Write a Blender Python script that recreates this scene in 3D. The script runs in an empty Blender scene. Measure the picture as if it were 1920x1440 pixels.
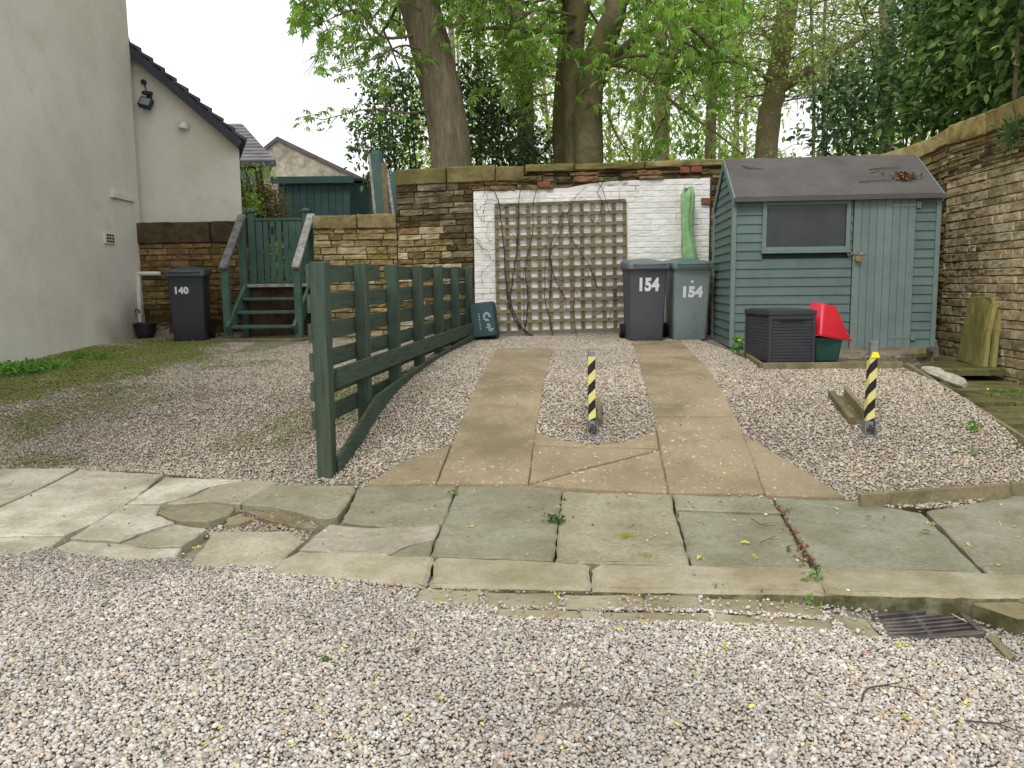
import bpy, bmesh, math, random
import numpy as np
from mathutils import Vector, Matrix, noise as mnoise

random.seed(7)
RNG = np.random.default_rng(11)
R = math.radians
SC = bpy.context.scene
COL = SC.collection
SRC = {}

# ------------------------------------------------------------------ camera
EYE = 1.5
PITCH, ROLL, FPX = 6.8, 0.6, 1550.0
CM = Matrix.Rotation(R(90 - PITCH), 3, 'X') @ Matrix.Rotation(R(-ROLL), 3, 'Z')
cam_data = bpy.data.cameras.new('camera')
cam_data.sensor_width = 36.0
cam_data.lens = 36.0 * FPX / 1920.0
cam_data.clip_start = 0.05
cam_data.clip_end = 2000
cam = bpy.data.objects.new('camera', cam_data)
COL.objects.link(cam)
cam.matrix_world = Matrix.Translation((0, 0, EYE)) @ CM.to_4x4()
SC.camera = cam


def ray(px, py):
    return CM @ Vector(((px - 960) / FPX, (720 - py) / FPX, -1.0))


def at(px, py, Y):
    """measured picture point -> world point at forward distance Y"""
    d = ray(px, py)
    t = Y / d.y
    return Vector((d.x * t, Y, EYE + d.z * t))


# ------------------------------------------------------------------ terrain
PU = [3.95, 5.40, 6.08, 6.53, 7.03, 7.6, 8.6, 9.6, 11.1, 13.5]
PZ = [0.07, 0.13, 0.30, 0.44, 0.56, 0.64, 0.72, 0.76, 0.785, 0.83]
KU = 3.95


def street_z(x, y):
    return np.interp(x, [-2.6, -1.0, 0.3, 1.1, 1.55, 2.0, 3.2], [0.075, 0.062, 0.045, 0.034, 0.0, -0.03, -0.035])


def pave_z(x, y):
    u = y + 0.153 * x
    return 0.07 + 0.0414 * (u - KU)


def lot_u(x, y):
    return y + 0.153 * x - 0.42 * np.clip((-1.2 - x) / 1.6, 0, 1)


def drive_z(x, y):
    u = lot_u(x, y)
    return np.interp(u, PU, PZ)


def meet(px, py, zf):
    d = ray(px, py)
    lo, hi = 1.0, 14.0
    for _ in range(60):
        m = 0.5 * (lo + hi)
        x, y, z = d.x * m, d.y * m, EYE + d.z * m
        if z > zf(x, y):
            lo = m
        else:
            hi = m
    return Vector((d.x * lo, d.y * lo, EYE + d.z * lo))


def ond(px, py):
    return meet(px, py, drive_z)


def onp(px, py):
    return meet(px, py, pave_z)


def ons(px, py):
    return meet(px, py, street_z)


# ------------------------------------------------------------------ helpers
def lin(c):
    return tuple(((v / 255.0) / 12.92 if v / 255.0 <= 0.04045 else ((v / 255.0 + 0.055) / 1.055) ** 2.4) for v in c)


def tag(o, label=None, cat=None, group=None, kind=None):
    if label:
        o['label'] = label
    if cat:
        o['category'] = cat
    if group:
        o['group'] = group
    if kind:
        o['kind'] = kind
    return o


ORG = {}


def thing(name, label, cat, loc=(0, 0, 0), rotz=0.0, group=None):
    o = bpy.data.objects.new(name, None)
    o.empty_display_size = 0.2
    COL.objects.link(o)
    o.location = loc
    o.rotation_euler = (0, 0, rotz)
    ORG[o] = Vector(loc)
    return tag(o, label, cat, group)


class MB:
    def __init__(s):
        s.v, s.f, s.c, s.m = [], [], [], []

    def add(s, verts, faces, col=(1, 1, 1), mi=0):
        n = len(s.v)
        s.v.extend([tuple(p) for p in verts])
        if len(col) == 3 and not hasattr(col[0], '__len__'):
            s.c.extend([col] * len(verts))
        else:
            s.c.extend(col)
        s.f.extend([tuple(i + n for i in fc) for fc in faces])
        s.m.extend([mi] * len(faces))
        return s

    def box(s, c, size, M=None, col=(1, 1, 1), mi=0, taper=(1, 1)):
        x, y, z = size[0] / 2, size[1] / 2, size[2] / 2
        tx, ty = taper
        vs = [(-x, -y, -z), (x, -y, -z), (x, y, -z), (-x, y, -z),
              (-x * tx, -y * ty, z), (x * tx, -y * ty, z), (x * tx, y * ty, z), (-x * tx, y * ty, z)]
        c = Vector(c)
        vs = [(M @ Vector(p) if M else Vector(p)) + c for p in vs]
        return s.add(vs, [(3, 2, 1, 0), (4, 5, 6, 7), (0, 1, 5, 4), (1, 2, 6, 5), (2, 3, 7, 6), (3, 0, 4, 7)], col, mi)

    def bar(s, p0, p1, w, h, up=(0, 0, 1), col=(1, 1, 1), mi=0):
        """box from p0 to p1, w across, h along up"""
        p0, p1, up = Vector(p0), Vector(p1), Vector(up)
        d = (p1 - p0).normalized()
        sd = d.cross(up).normalized()
        up = sd.cross(d).normalized()
        vs = []
        for p in (p0, p1):
            vs += [p - sd * w / 2 - up * h / 2, p + sd * w / 2 - up * h / 2, p + sd * w / 2 + up * h / 2, p - sd * w / 2 + up * h / 2]
        return s.add(vs, [(0, 1, 2, 3), (7, 6, 5, 4), (0, 4, 5, 1), (1, 5, 6, 2), (2, 6, 7, 3), (3, 7, 4, 0)], col, mi)

    def tube(s, pts, rad, n=8, col=(1, 1, 1), mi=0, caps=True, wob=0.0, colf=None):
        pts = [Vector(p) for p in pts]
        k = len(pts)
        if not hasattr(rad, '__len__'):
            rad = [rad] * k
        vs, cs = [], []
        prev = None
        for i, p in enumerate(pts):
            d = (pts[min(i + 1, k - 1)] - pts[max(i - 1, 0)])
            if d.length < 1e-9:
                d = Vector((0, 0, 1))
            d.normalize()
            if prev is None:
                a = d.orthogonal().normalized()
            else:
                a = prev - d * prev.dot(d)
                a = a.normalized() if a.length > 1e-6 else d.orthogonal().normalized()
            prev = a
            b = d.cross(a)
            for j in range(n):
                t = 2 * math.pi * j / n
                r = rad[i]
                if wob:
                    r *= 1 + wob * mnoise.noise(Vector((math.cos(t) * 1.3 + i * 0.35, math.sin(t) * 1.3, p.x * 3 + p.y)))
                vs.append(p + a * math.cos(t) * r + b * math.sin(t) * r)
                cs.append(col)
        fs = []
        for i in range(k - 1):
            for j in range(n):
                j2 = (j + 1) % n
                fs.append((i * n + j, i * n + j2, (i + 1) * n + j2, (i + 1) * n + j))
        if caps:
            fs.append(tuple(range(n - 1, -1, -1)))
            fs.append(tuple((k - 1) * n + j for j in range(n)))
        return s.add(vs, fs, cs, mi)

    def poly_prism(s, poly, d, col=(1, 1, 1), mi=0):
        """poly: list of Vectors (planar), extruded by vector d"""
        poly = [Vector(p) for p in poly]
        d = Vector(d)
        n = len(poly)
        vs = poly + [p + d for p in poly]
        fs = [tuple(range(n - 1, -1, -1)), tuple(range(n, 2 * n))]
        for i in range(n):
            j = (i + 1) % n
            fs.append((i, j, n + j, n + i))
        return s.add(vs, fs, col, mi)

    def build(s, name, mats, parent=None, local=False, smooth=False, bevel=0.0, seg=2, angle=None):
        me = bpy.data.meshes.new(name)
        off = Vector((0, 0, 0))
        if parent is not None:
            r = parent
            while r.parent is not None:
                r = r.parent
            if not local:
                off = ORG.get(r, Vector((0, 0, 0)))
        vs = [(p[0] - off.x, p[1] - off.y, p[2] - off.z) for p in s.v]
        me.from_pydata(vs, [], s.f)
        at_ = me.attributes.new('tint', 'FLOAT_COLOR', 'POINT')
        arr = np.ones((len(vs), 4), np.float32)
        arr[:, :3] = np.array(s.c, np.float32).reshape(-1, 3)
        at_.data.foreach_set('color', arr.ravel())
        if not isinstance(mats, (list, tuple)):
            mats = [mats]
        for m in mats:
            me.materials.append(m)
        if len(mats) > 1:
            me.polygons.foreach_set('material_index', s.m)
        bm = bmesh.new()
        bm.from_mesh(me)
        bmesh.ops.recalc_face_normals(bm, faces=bm.faces)
        bm.to_mesh(me)
        bm.free()
        if smooth:
            me.polygons.foreach_set('use_smooth', [True] * len(me.polygons))
            if angle:
                me.set_sharp_from_angle(angle=R(angle))
        me.update()
        o = bpy.data.objects.new(name, me)
        COL.objects.link(o)
        if parent is not None:
            o.parent = parent
        if bevel:
            b = o.modifiers.new('bevel', 'BEVEL')
            b.width = bevel
            b.segments = seg
            b.limit_method = 'ANGLE'
            b.angle_limit = R(35)
        return o


def np_mesh(name, V, F, Cc, mat, parent=None, smooth=False, local=False):
    """V (n,3) F (m,k) Cc (n,3)"""
    off = np.zeros(3)
    if parent is not None and not local:
        r = parent
        while r.parent is not None:
            r = r.parent
        off = np.array(ORG.get(r, (0, 0, 0)))
    me = bpy.data.meshes.new(name)
    n, m, k = len(V), len(F), F.shape[1]
    me.vertices.add(n)
    me.vertices.foreach_set('co', (V - off).astype(np.float32).ravel())
    me.loops.add(m * k)
    me.loops.foreach_set('vertex_index', F.astype(np.int32).ravel())
    me.polygons.add(m)
    me.polygons.foreach_set('loop_start', np.arange(0, m * k, k, dtype=np.int32))
    me.polygons.foreach_set('use_smooth', np.full(m, smooth))
    a = me.attributes.new('tint', 'FLOAT_COLOR', 'POINT')
    arr = np.ones((n, 4), np.float32)
    arr[:, :3] = Cc
    a.data.foreach_set('color', arr.ravel())
    me.materials.append(mat)
    me.update(calc_edges=True)
    o = bpy.data.objects.new(name, me)
    COL.objects.link(o)
    if parent is not None:
        o.parent = parent
    return o


# ------------------------------------------------------------------ materials
def mat(name, a, b=None, rough=0.8, scale=6.0, spec=0.3, bump=None, fine=None, moss=None, stain=None,
        metallic=0.0, trans=None, stretch=None, ramp=(0.35, 0.65), coat=0.0):
    """a, b sRGB 0-255 colours mixed by noise; multiplied by the 'tint' attribute"""
    m = bpy.data.materials.new(name)
    m.use_nodes = True
    nt = m.node_tree
    N, L = nt.nodes, nt.links
    bs = N['Principled BSDF']
    out = N['Material Output']
    tc = N.new('ShaderNodeTexCoord')
    src = tc.outputs['Object']
    if stretch:
        mp = N.new('ShaderNodeMapping')
        mp.inputs['Scale'].default_value = stretch
        L.new(src, mp.inputs['Vector'])
        src = mp.outputs['Vector']

    def noise(sc, det=4, ro=0.6):
        n = N.new('ShaderNodeTexNoise')
        n.inputs['Scale'].default_value = sc
        n.inputs['Detail'].default_value = det
        n.inputs['Roughness'].default_value = ro
        L.new(src, n.inputs['Vector'])
        return n.outputs['Fac']

    def rng(sock, lo, hi, t0=0.0, t1=1.0):
        r = N.new('ShaderNodeMapRange')
        r.inputs['From Min'].default_value = lo
        r.inputs['From Max'].default_value = hi
        r.inputs['To Min'].default_value = t0
        r.inputs['To Max'].default_value = t1
        L.new(sock, r.inputs['Value'])
        return r.outputs['Result']

    def mix(f, ca, cb, bt='MIX'):
        x = N.new('ShaderNodeMix')
        x.data_type = 'RGBA'
        x.blend_type = bt
        for s_, v in ((x.inputs['Factor'], f), (x.inputs['A'], ca), (x.inputs['B'], cb)):
            if isinstance(v, (int, float)):
                s_.default_value = v
            elif isinstance(v, tuple):
                s_.default_value = (*v[:3], 1)
            else:
                L.new(v, s_)
        return x.outputs['Result']

    ca = lin(a)
    cb = lin(b) if b else ca
    col = mix(rng(noise(scale), *ramp), ca, cb)
    at_ = N.new('ShaderNodeAttribute')
    at_.attribute_name = 'tint'
    col = mix(1.0, col, at_.outputs['Color'], 'MULTIPLY')
    if fine:
        fsc, amt = fine
        g = rng(noise(fsc, 3, 0.7), 0.3, 0.7, 1 - amt, 1 + amt)
        cmb = N.new('ShaderNodeCombineColor')
        for k in range(3):
            L.new(g, cmb.inputs[k])
        col = mix(1.0, col, cmb.outputs[0], 'MULTIPLY')
    if stain:
        for (sc_, c_, lo, hi, amt) in stain:
            col = mix(rng(noise(sc_, 5, 0.65), lo, hi, 0, amt), col, lin(c_))
    if moss:
        c_, sc_, lo, hi, amt, n0, n1 = moss
        geo = N.new('ShaderNodeNewGeometry')
        sp = N.new('ShaderNodeSeparateXYZ')
        L.new(geo.outputs['Normal'], sp.inputs[0])
        up = rng(sp.outputs['Z'], n0, n1, 0, 1)
        nn = rng(noise(sc_, 5, 0.65), lo, hi, 0, amt)
        mm = N.new('ShaderNodeMath')
        mm.operation = 'MULTIPLY'
        L.new(up, mm.inputs[0])
        L.new(nn, mm.inputs[1])
        col = mix(mm.outputs[0], col, lin(c_))
    L.new(col, bs.inputs['Base Color'])
    bs.inputs['Roughness'].default_value = rough
    bs.inputs['Specular IOR Level'].default_value = spec
    bs.inputs['Metallic'].default_value = metallic
    if coat:
        bs.inputs['Coat Weight'].default_value = coat
    if bump:
        bl = None
        for (bsc, bst, bd) in bump:
            bp = N.new('ShaderNodeBump')
            bp.inputs['Strength'].default_value = bst
            bp.inputs['Distance'].default_value = bd
            L.new(noise(bsc, 5, 0.6), bp.inputs['Height'])
            if bl:
                L.new(bl, bp.inputs['Normal'])
            bl = bp.outputs['Normal']
        L.new(bl, bs.inputs['Normal'])
    if trans:
        tr = N.new('ShaderNodeBsdfTranslucent')
        hs = N.new('ShaderNodeHueSaturation')
        hs.inputs['Value'].default_value = 1.3
        hs.inputs['Saturation'].default_value = 1.1
        L.new(col, hs.inputs['Color'])
        L.new(hs.outputs['Color'], tr.inputs['Color'])
        ms = N.new('ShaderNodeMixShader')
        ms.inputs[0].default_value = trans
        L.new(bs.outputs[0], ms.inputs[1])
        L.new(tr.outputs[0], ms.inputs[2])
        L.new(ms.outputs[0], out.inputs['Surface'])
    return m


MT = {}
MT['soil'] = mat('soil', (126, 117, 106), (150, 141, 128), 0.95, 3, 0.15, bump=[(60, 0.6, 0.02)], fine=(90, 0.3))
MT['pebble'] = mat('pebble', (255, 255, 255), (235, 232, 228), 0.75, 60, 0.3)
MT['flag'] = mat('flagstone', (255, 255, 255), (214, 212, 200), 0.85, 3.2, 0.25, bump=[(7, 0.35, 0.02), (90, 0.3, 0.004)],
                 fine=(38, 0.2), stain=[(2.2, (128, 126, 104), 0.5, 0.68, 0.5), (5, (150, 142, 118), 0.52, 0.7, 0.45), (14, (84, 80, 66), 0.6, 0.72, 0.4), (60, (228, 226, 216), 0.68, 0.75, 0.45), (33, (74, 66, 52), 0.68, 0.74, 0.5)])
MT['kerbstone'] = mat('kerbstone', (255, 255, 255), (214, 208, 190), 0.9, 4, 0.2, bump=[(9, 0.5, 0.02), (70, 0.35, 0.004)],
                      fine=(60, 0.14), stain=[(3, (148, 142, 112), 0.5, 0.68, 0.4), (20, (96, 88, 68), 0.6, 0.74, 0.4)], moss=((66, 68, 36), 7, 0.3, 0.6, 0.9, 0.75, 0.3))
MT['concrete'] = mat('concrete', (160, 144, 117), (141, 126, 101), 0.9, 1.3, 0.2, bump=[(40, 0.25, 0.004)],
                     fine=(70, 0.16), stain=[(26, (218, 208, 184), 0.61, 0.66, 0.75), (85, (206, 196, 170), 0.62, 0.68, 0.6), (1.6, (112, 104, 80), 0.46, 0.66, 0.75), (4, (132, 120, 92), 0.52, 0.68, 0.5), (55, (90, 74, 56), 0.66, 0.74, 0.5)])
MT['stone'] = mat('sandstone', (255, 255, 255), (205, 200, 190), 0.92, 9, 0.15, bump=[(16, 0.6, 0.025), (80, 0.4, 0.005)],
                  fine=(40, 0.22), stain=[(1.1, (52, 44, 34), 0.5, 0.72, 0.75), (3.5, (104, 104, 58), 0.56, 0.72, 0.4)])
MT['stone_clean'] = mat('sandstone_clean', (255, 255, 255), (210, 204, 190), 0.92, 8, 0.15, bump=[(16, 0.6, 0.025), (80, 0.4, 0.005)],
                        fine=(40, 0.2), stain=[(1.3, (112, 100, 78), 0.56, 0.74, 0.35), (2.4, (112, 110, 62), 0.55, 0.72, 0.4)])
MT['mortar'] = mat('mortar', (96, 86, 68), (62, 55, 44), 0.95, 5, 0.1, bump=[(60, 0.5, 0.01)])
MT['mortar_pale'] = mat('mortar_pale', (140, 130, 108), (100, 92, 74), 0.95, 4, 0.1, bump=[(60, 0.5, 0.01)])
MT['mossy'] = mat('mossy_stone', (112, 110, 74), (84, 84, 48), 0.95, 4, 0.1, bump=[(20, 0.6, 0.02), (90, 0.4, 0.005)],
                  fine=(50, 0.25), stain=[(2.5, (60, 56, 40), 0.54, 0.7, 0.6), (6, (150, 140, 108), 0.6, 0.75, 0.5)])
MT['cope'] = mat('coping_stone', (255, 255, 255), (205, 200, 185), 0.95, 4, 0.1, bump=[(14, 0.6, 0.02), (80, 0.4, 0.005)], fine=(45, 0.2),
                 stain=[(2.2, (104, 106, 58), 0.42, 0.62, 0.75), (7, (74, 68, 50), 0.55, 0.7, 0.6), (24, (150, 146, 96), 0.62, 0.72, 0.5)])
MT['white_brick'] = mat('white_brick', (238, 238, 234), (222, 221, 214), 0.8, 3, 0.2, bump=[(30, 0.5, 0.01), (120, 0.3, 0.003)],
                        fine=(30, 0.06), stain=[(2.2, (188, 184, 170), 0.56, 0.74, 0.5), (22, (120, 108, 92), 0.68, 0.74, 0.6)])
MT['white_mortar'] = mat('white_mortar', (222, 221, 214), (140, 134, 124), 0.9, 3.5, 0.1, bump=[(60, 0.5, 0.01)], ramp=(0.55, 0.68))
MT['render'] = mat('painted_render', (212, 208, 196), (202, 197, 183), 0.9, 0.8, 0.15, bump=[(2.5, 0.25, 0.05), (55, 0.3, 0.006)],
                   fine=(14, 0.03), stain=[(0.9, (186, 183, 166), 0.5, 0.72, 0.6), (2.6, (192, 188, 170), 0.56, 0.66, 0.45), (7, (170, 168, 148), 0.66, 0.74, 0.4)])
MT['roof_tile'] = mat('roof_tile', (96, 90, 98), (78, 73, 82), 0.85, 8, 0.2, bump=[(40, 0.4, 0.01)])
MT['fascia'] = mat('dark_fascia', (58, 62, 70), (50, 53, 60), 0.6, 8)
MT['fence_green'] = mat('fence_green', (72, 88, 77), (62, 76, 64), 0.8, 5, 0.25, bump=[(40, 0.3, 0.004)], fine=(30, 0.12),
                        stain=[(1.5, (84, 86, 60), 0.5, 0.68, 0.6), (5, (52, 58, 46), 0.52, 0.68, 0.55), (14, (104, 116, 100), 0.62, 0.72, 0.4)], stretch=(5, .5, 7),
                        moss=((104, 110, 62), 9, 0.4, 0.62, 0.7, 0.5, 0.95))
MT['fence_post'] = mat('fence_post', (72, 88, 77), (62, 76, 64), 0.8, 5, 0.25, bump=[(40, 0.3, 0.004)], fine=(30, 0.12),
                        stain=[(1.5, (84, 86, 60), 0.5, 0.68, 0.6), (5, (52, 58, 46), 0.52, 0.68, 0.55), (14, (104, 116, 100), 0.62, 0.72, 0.4)], stretch=(6, 6, .5),
                        moss=((104, 110, 62), 9, 0.4, 0.62, 0.7, 0.5, 0.95))
MT['step_green'] = mat('step_green', (76, 104, 92), (66, 90, 80), 0.75, 5, 0.25, fine=(30, 0.12), bump=[(40, 0.25, 0.004)],
                       moss=((112, 124, 108), 8, 0.35, 0.6, 0.8, 0.5, 0.95))
MT['grey_timber'] = mat('weathered_timber', (176, 176, 172), (132, 130, 124), 0.85, 14, 0.2, stretch=(1, 1, 1), bump=[(50, 0.4, 0.004)], fine=(40, 0.2))
MT['dark_timber'] = mat('dark_timber', (130, 126, 128), (96, 92, 92), 0.85, 14, 0.2, bump=[(50, 0.4, 0.004)], fine=(40, 0.2))
MT['edge_timber'] = mat('edging_timber', (142, 132, 104), (118, 110, 84), 0.9, 9, 0.15, bump=[(40, 0.4, 0.005)], fine=(40, 0.2),
                        stain=[(4, (92, 92, 60), 0.52, 0.7, 0.5)])
MT['trellis'] = mat('trellis_timber', (138, 127, 102), (112, 103, 78), 0.9, 7, 0.15, bump=[(50, 0.3, 0.003)], fine=(50, 0.2),
                    stain=[(3, (112, 112, 70), 0.5, 0.68, 0.5)])
MT['vine'] = mat('vine_bark', (84, 60, 52), (56, 44, 40), 0.9, 12, 0.15)
MT['shed'] = mat('shed_paint', (100, 120, 117), (92, 110, 107), 0.7, 3, 0.3, bump=[(50, 0.2, 0.003)], fine=(26, 0.07),
                 stain=[(5, (84, 97, 92), 0.55, 0.75, 0.5)])
MT['shed_trim'] = mat('shed_trim', (116, 133, 130), (107, 124, 121), 0.65, 4, 0.3, bump=[(50, 0.15, 0.003)], fine=(30, 0.06))
MT['felt'] = mat('roof_felt', (100, 97, 94), (88, 85, 82), 0.95, 2.5, 0.15, bump=[(90, 0.5, 0.004), (5, 0.2, 0.02)], fine=(60, 0.14),
                 stain=[(4, (84, 80, 72), 0.56, 0.72, 0.6)])
MT['pane'] = mat('shed_pane', (44, 48, 52), (62, 66, 70), 0.12, 4, 0.5)
MT['steel'] = mat('galvanised_steel', (150, 154, 156), (120, 124, 126), 0.5, 12, 0.4, metallic=0.6)
MT['brass'] = mat('brass', (186, 160, 96), (150, 124, 70), 0.4, 20, 0.5, metallic=0.7)
MT['dark_shed'] = mat('dark_green_shed', (78, 106, 102), (68, 95, 92), 0.75, 4, 0.25, fine=(20, 0.1))
MT['bin_grey'] = mat('bin_grey', (82, 86, 92), (76, 80, 86), 0.5, 3, 0.4, bump=[(140, 0.15, 0.002)], fine=(6, 0.06), stain=[(4, (98, 98, 94), 0.55, 0.75, 0.35)])
MT['bin_dark'] = mat('bin_charcoal', (58, 60, 66), (52, 54, 60), 0.5, 3, 0.4, bump=[(140, 0.15, 0.002)], fine=(6, 0.06))
MT['bin_green'] = mat('bin_green', (134, 146, 143), (122, 136, 133), 0.5, 3, 0.4, bump=[(140, 0.15, 0.002)], fine=(6, 0.06), stain=[(5, (76, 98, 90), 0.55, 0.75, 0.5)])
MT['lid_grey'] = mat('lid_grey', (106, 114, 116), (94, 102, 106), 0.45, 4, 0.4)
MT['lid_dark'] = mat('lid_dark', (70, 80, 86), (62, 72, 78), 0.45, 4, 0.4)
MT['lid_green'] = mat('lid_green', (96, 116, 112), (84, 104, 100), 0.45, 4, 0.4)
MT['rubber'] = mat('rubber', (30, 30, 32), (24, 24, 26), 0.8, 10)
MT['white_paint'] = mat('white_vinyl', (226, 230, 234), None, 0.5)
MT['print'] = mat('faded_print', (176, 196, 198), None, 0.6)
MT['teal'] = mat('teal_plastic', (38, 74, 78), (32, 64, 68), 0.45, 5, 0.4, fine=(8, 0.08))
MT['teal_green'] = mat('green_plastic', (46, 88, 82), (40, 78, 72), 0.45, 5, 0.4, fine=(8, 0.08))
MT['red'] = mat('red_plastic', (214, 44, 60), (200, 36, 52), 0.35, 4, 0.5)
MT['rattan'] = mat('charcoal_plastic', (62, 64, 68), (56, 58, 62), 0.6, 8, 0.35, fine=(20, 0.08))
MT['cover'] = mat('green_cover', (160, 200, 148), (138, 182, 126), 0.6, 6, 0.3, bump=[(12, 0.7, 0.03), (30, .4, .01)], trans=0.15)
MT['tape_yellow'] = mat('yellow_tape', (228, 220, 142), (216, 207, 128), 0.5, 10)
MT['cap_yellow'] = mat('yellow_tip', (240, 232, 40), None, 0.5)
MT['tape_black'] = mat('black_tape', (42, 40, 42), (36, 34, 36), 0.55, 10)
MT['iron'] = mat('cast_iron', (122, 114, 110), (86, 80, 80), 0.35, 12, 0.5, metallic=0.5, bump=[(60, 0.4, 0.004)])
MT['black'] = mat('dark_void', (14, 13, 12), None, 0.9)
MT['plastic_white'] = mat('white_plastic', (214, 212, 200), (200, 198, 184), 0.5, 10)
MT['black_plastic'] = mat('black_plastic', (44, 44, 50), (36, 36, 42), 0.5, 10)
MT['red_brick'] = mat('red_brick', (142, 86, 66), (122, 76, 60), 0.9, 12, 0.15, bump=[(40, 0.5, 0.01)], fine=(50, 0.2))
MT['far_stone'] = mat('far_stone', (178, 172, 156), (142, 136, 122), 0.95, 1.6, 0.1, fine=(5, 0.3), bump=[(3, 0.5, 0.05)])
MT['glass_dark'] = mat('window_glass', (70, 78, 84), (120, 128, 134), 0.15, 2, 0.5)
MT['bark_a'] = mat('fissured_bark', (142, 130, 110), (112, 102, 84), 0.95, 3, 0.1, stretch=(3.2, 3.2, 0.55), bump=[(5, 0.9, 0.05), (24, 0.5, 0.01)],
                   fine=(9, 0.25), stain=[(0.9, (104, 104, 62), 0.5, 0.7, 0.5)])
MT['bark_b'] = mat('smooth_bark', (126, 116, 90), (98, 92, 66), 0.95, 2.5, 0.1, bump=[(14, 0.5, 0.02), (50, 0.4, 0.005)],
                   fine=(18, 0.2), stain=[(1.4, (98, 104, 44), 0.48, 0.66, 0.65), (6, (64, 58, 44), 0.6, 0.75, 0.5)])
MT['bark_c'] = mat('pale_bark', (142, 132, 110), (112, 104, 80), 0.95, 3, 0.1, bump=[(20, 0.5, 0.02)], fine=(18, 0.2),
                   stain=[(1.6, (104, 108, 60), 0.5, 0.7, 0.5)])
MT['leaf'] = mat('fresh_leaf', (255, 255, 255), None, 0.5, 5, 0.35, trans=0.5)
MT['leaf_gloss'] = mat('glossy_leaf', (255, 255, 255), None, 0.42, 5, 0.3, trans=0.35)
MT['twig'] = mat('twig_bark', (96, 88, 66), (70, 62, 48), 0.95, 12, 0.1)
MT['litter'] = mat('dead_leaf', (255, 255, 255), None, 0.8, 30, 0.2)
from mathutils.geometry import delaunay_2d_cdt


def inpoly(P, poly):
    """P (n,2), poly list of (x,y)"""
    x, y = P[:, 0], P[:, 1]
    ins = np.zeros(len(P), bool)
    n = len(poly)
    for i in range(n):
        x0, y0 = poly[i][0], poly[i][1]
        x1, y1 = poly[(i + 1) % n][0], poly[(i + 1) % n][1]
        if y0 == y1:
            continue
        c = ((y0 > y) != (y1 > y)) & (x < (x1 - x0) * (y - y0) / (y1 - y0) + x0)
        ins ^= c
    return ins


def slab(mb, poly, zf, top, thick, col, jit=0.004, seg=0.06, grid=0.12, cham=0.008, rnd=random, tilt=(0, 0), shrink=-0.005):
    P = [Vector((p[0], p[1])) for p in poly]
    area = sum(P[i].cross(P[(i + 1) % len(P)]) if False else P[i].x * P[(i + 1) % len(P)].y - P[(i + 1) % len(P)].x * P[i].y for i in range(len(P)))
    if area < 0:
        P.reverse()
    cx = sum(p.x for p in P) / len(P)
    cy = sum(p.y for p in P) / len(P)
    ring = []
    for i in range(len(P)):
        a, b = P[i], P[(i + 1) % len(P)]
        k = max(1, int((b - a).length / seg))
        for j in range(k):
            ring.append(a.lerp(b, j / k))
    n = len(ring)
    nrm = []
    for i in range(n):
        t = ring[(i + 1) % n] - ring[i - 1]
        nrm.append(Vector((-t.y, t.x)).normalized())
    for i in range(n):
        ring[i] = ring[i] + nrm[i] * (shrink + rnd.gauss(0, jit))
    inner = [ring[i] + nrm[i] * (cham * 1.3 + abs(rnd.gauss(0, jit * 0.6))) for i in range(n)]
    Z = lambda p: float(zf(p.x, p.y)) + top + tilt[0] * (p.x - cx) + tilt[1] * (p.y - cy)
    xs = [p.x for p in inner]
    ys = [p.y for p in inner]
    pts = list(inner)
    gx = np.arange(min(xs) + grid / 2, max(xs), grid)
    gy = np.arange(min(ys) + grid / 2, max(ys), grid)
    if len(gx) and len(gy):
        G = np.array([(a + rnd.uniform(-.2, .2) * grid, b + rnd.uniform(-.2, .2) * grid) for a in gx for b in gy])
        # keep points well inside
        ok = inpoly(G, inner)
        for g in G[ok]:
            gv = Vector(g)
            if min((gv - q).length for q in inner) > grid * 0.35:
                pts.append(gv)
    r = delaunay_2d_cdt(pts, [(i, (i + 1) % n) for i in range(n)], [], 1, 1e-6)
    vs, fs = r[0], r[2]
    V = [(p.x, p.y, Z(p) + 0.0025 * mnoise.noise(Vector((p.x * 5, p.y * 5, 3)))) for p in vs]
    mb.add(V, [tuple(f) for f in fs], col)
    # rim: inner ring -> chamfer -> side
    Vi = [(p.x, p.y, Z(p)) for p in inner]
    Vo = [(p.x, p.y, Z(p) - cham) for p in ring]
    Vb = [(p.x, p.y, Z(p) - thick) for p in ring]
    F = []
    for i in range(n):
        j = (i + 1) % n
        F.append((i, j, n + j, n + i))
        F.append((n + i, n + j, 2 * n + j, 2 * n + i))
    mb.add(Vi + Vo + Vb, F, col)


# ------------------------------------------------------------------ ground sheet (reaches the horizon)
def back_y(x):
    return np.where(x < -1.55, 12.5, 11.72 - 0.05 * x)


def wall_x(y):
    return 4.54 + 0.077 * y


_e0, _e1 = ond(1925, 838), ond(1700, 692)


def edge_x(y):
    return np.interp(y, [4.9, _e0.y, _e1.y, 8.6, 9.3, 10.3], [3.4, _e0.x, _e1.x, 3.95, 4.72, 4.95])


def ground_z(x, y):
    u = y + 0.153 * x
    z = np.where(u < KU, street_z(x, y), np.where(lot_u(x, y) < 5.4, np.minimum(pave_z(x, y), street_z(x, y) + 0.06) - 0.05, drive_z(x, y)))
    z = z - 0.012
    pit = (x > edge_x(y) + .03) & (x < wall_x(y) + .15) & (y < 10.3) & (y > 4.9)
    z = np.where(pit, np.interp(y, [5.2, 6.2, 7.1, 7.9, 8.7], [.2, .26, .32, .36, .44]), z)
    raised = (y > back_y(x)) | ((x > wall_x(y) + 0.2) & (y > 2))
    return np.where(raised, 1.42, z)


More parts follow.
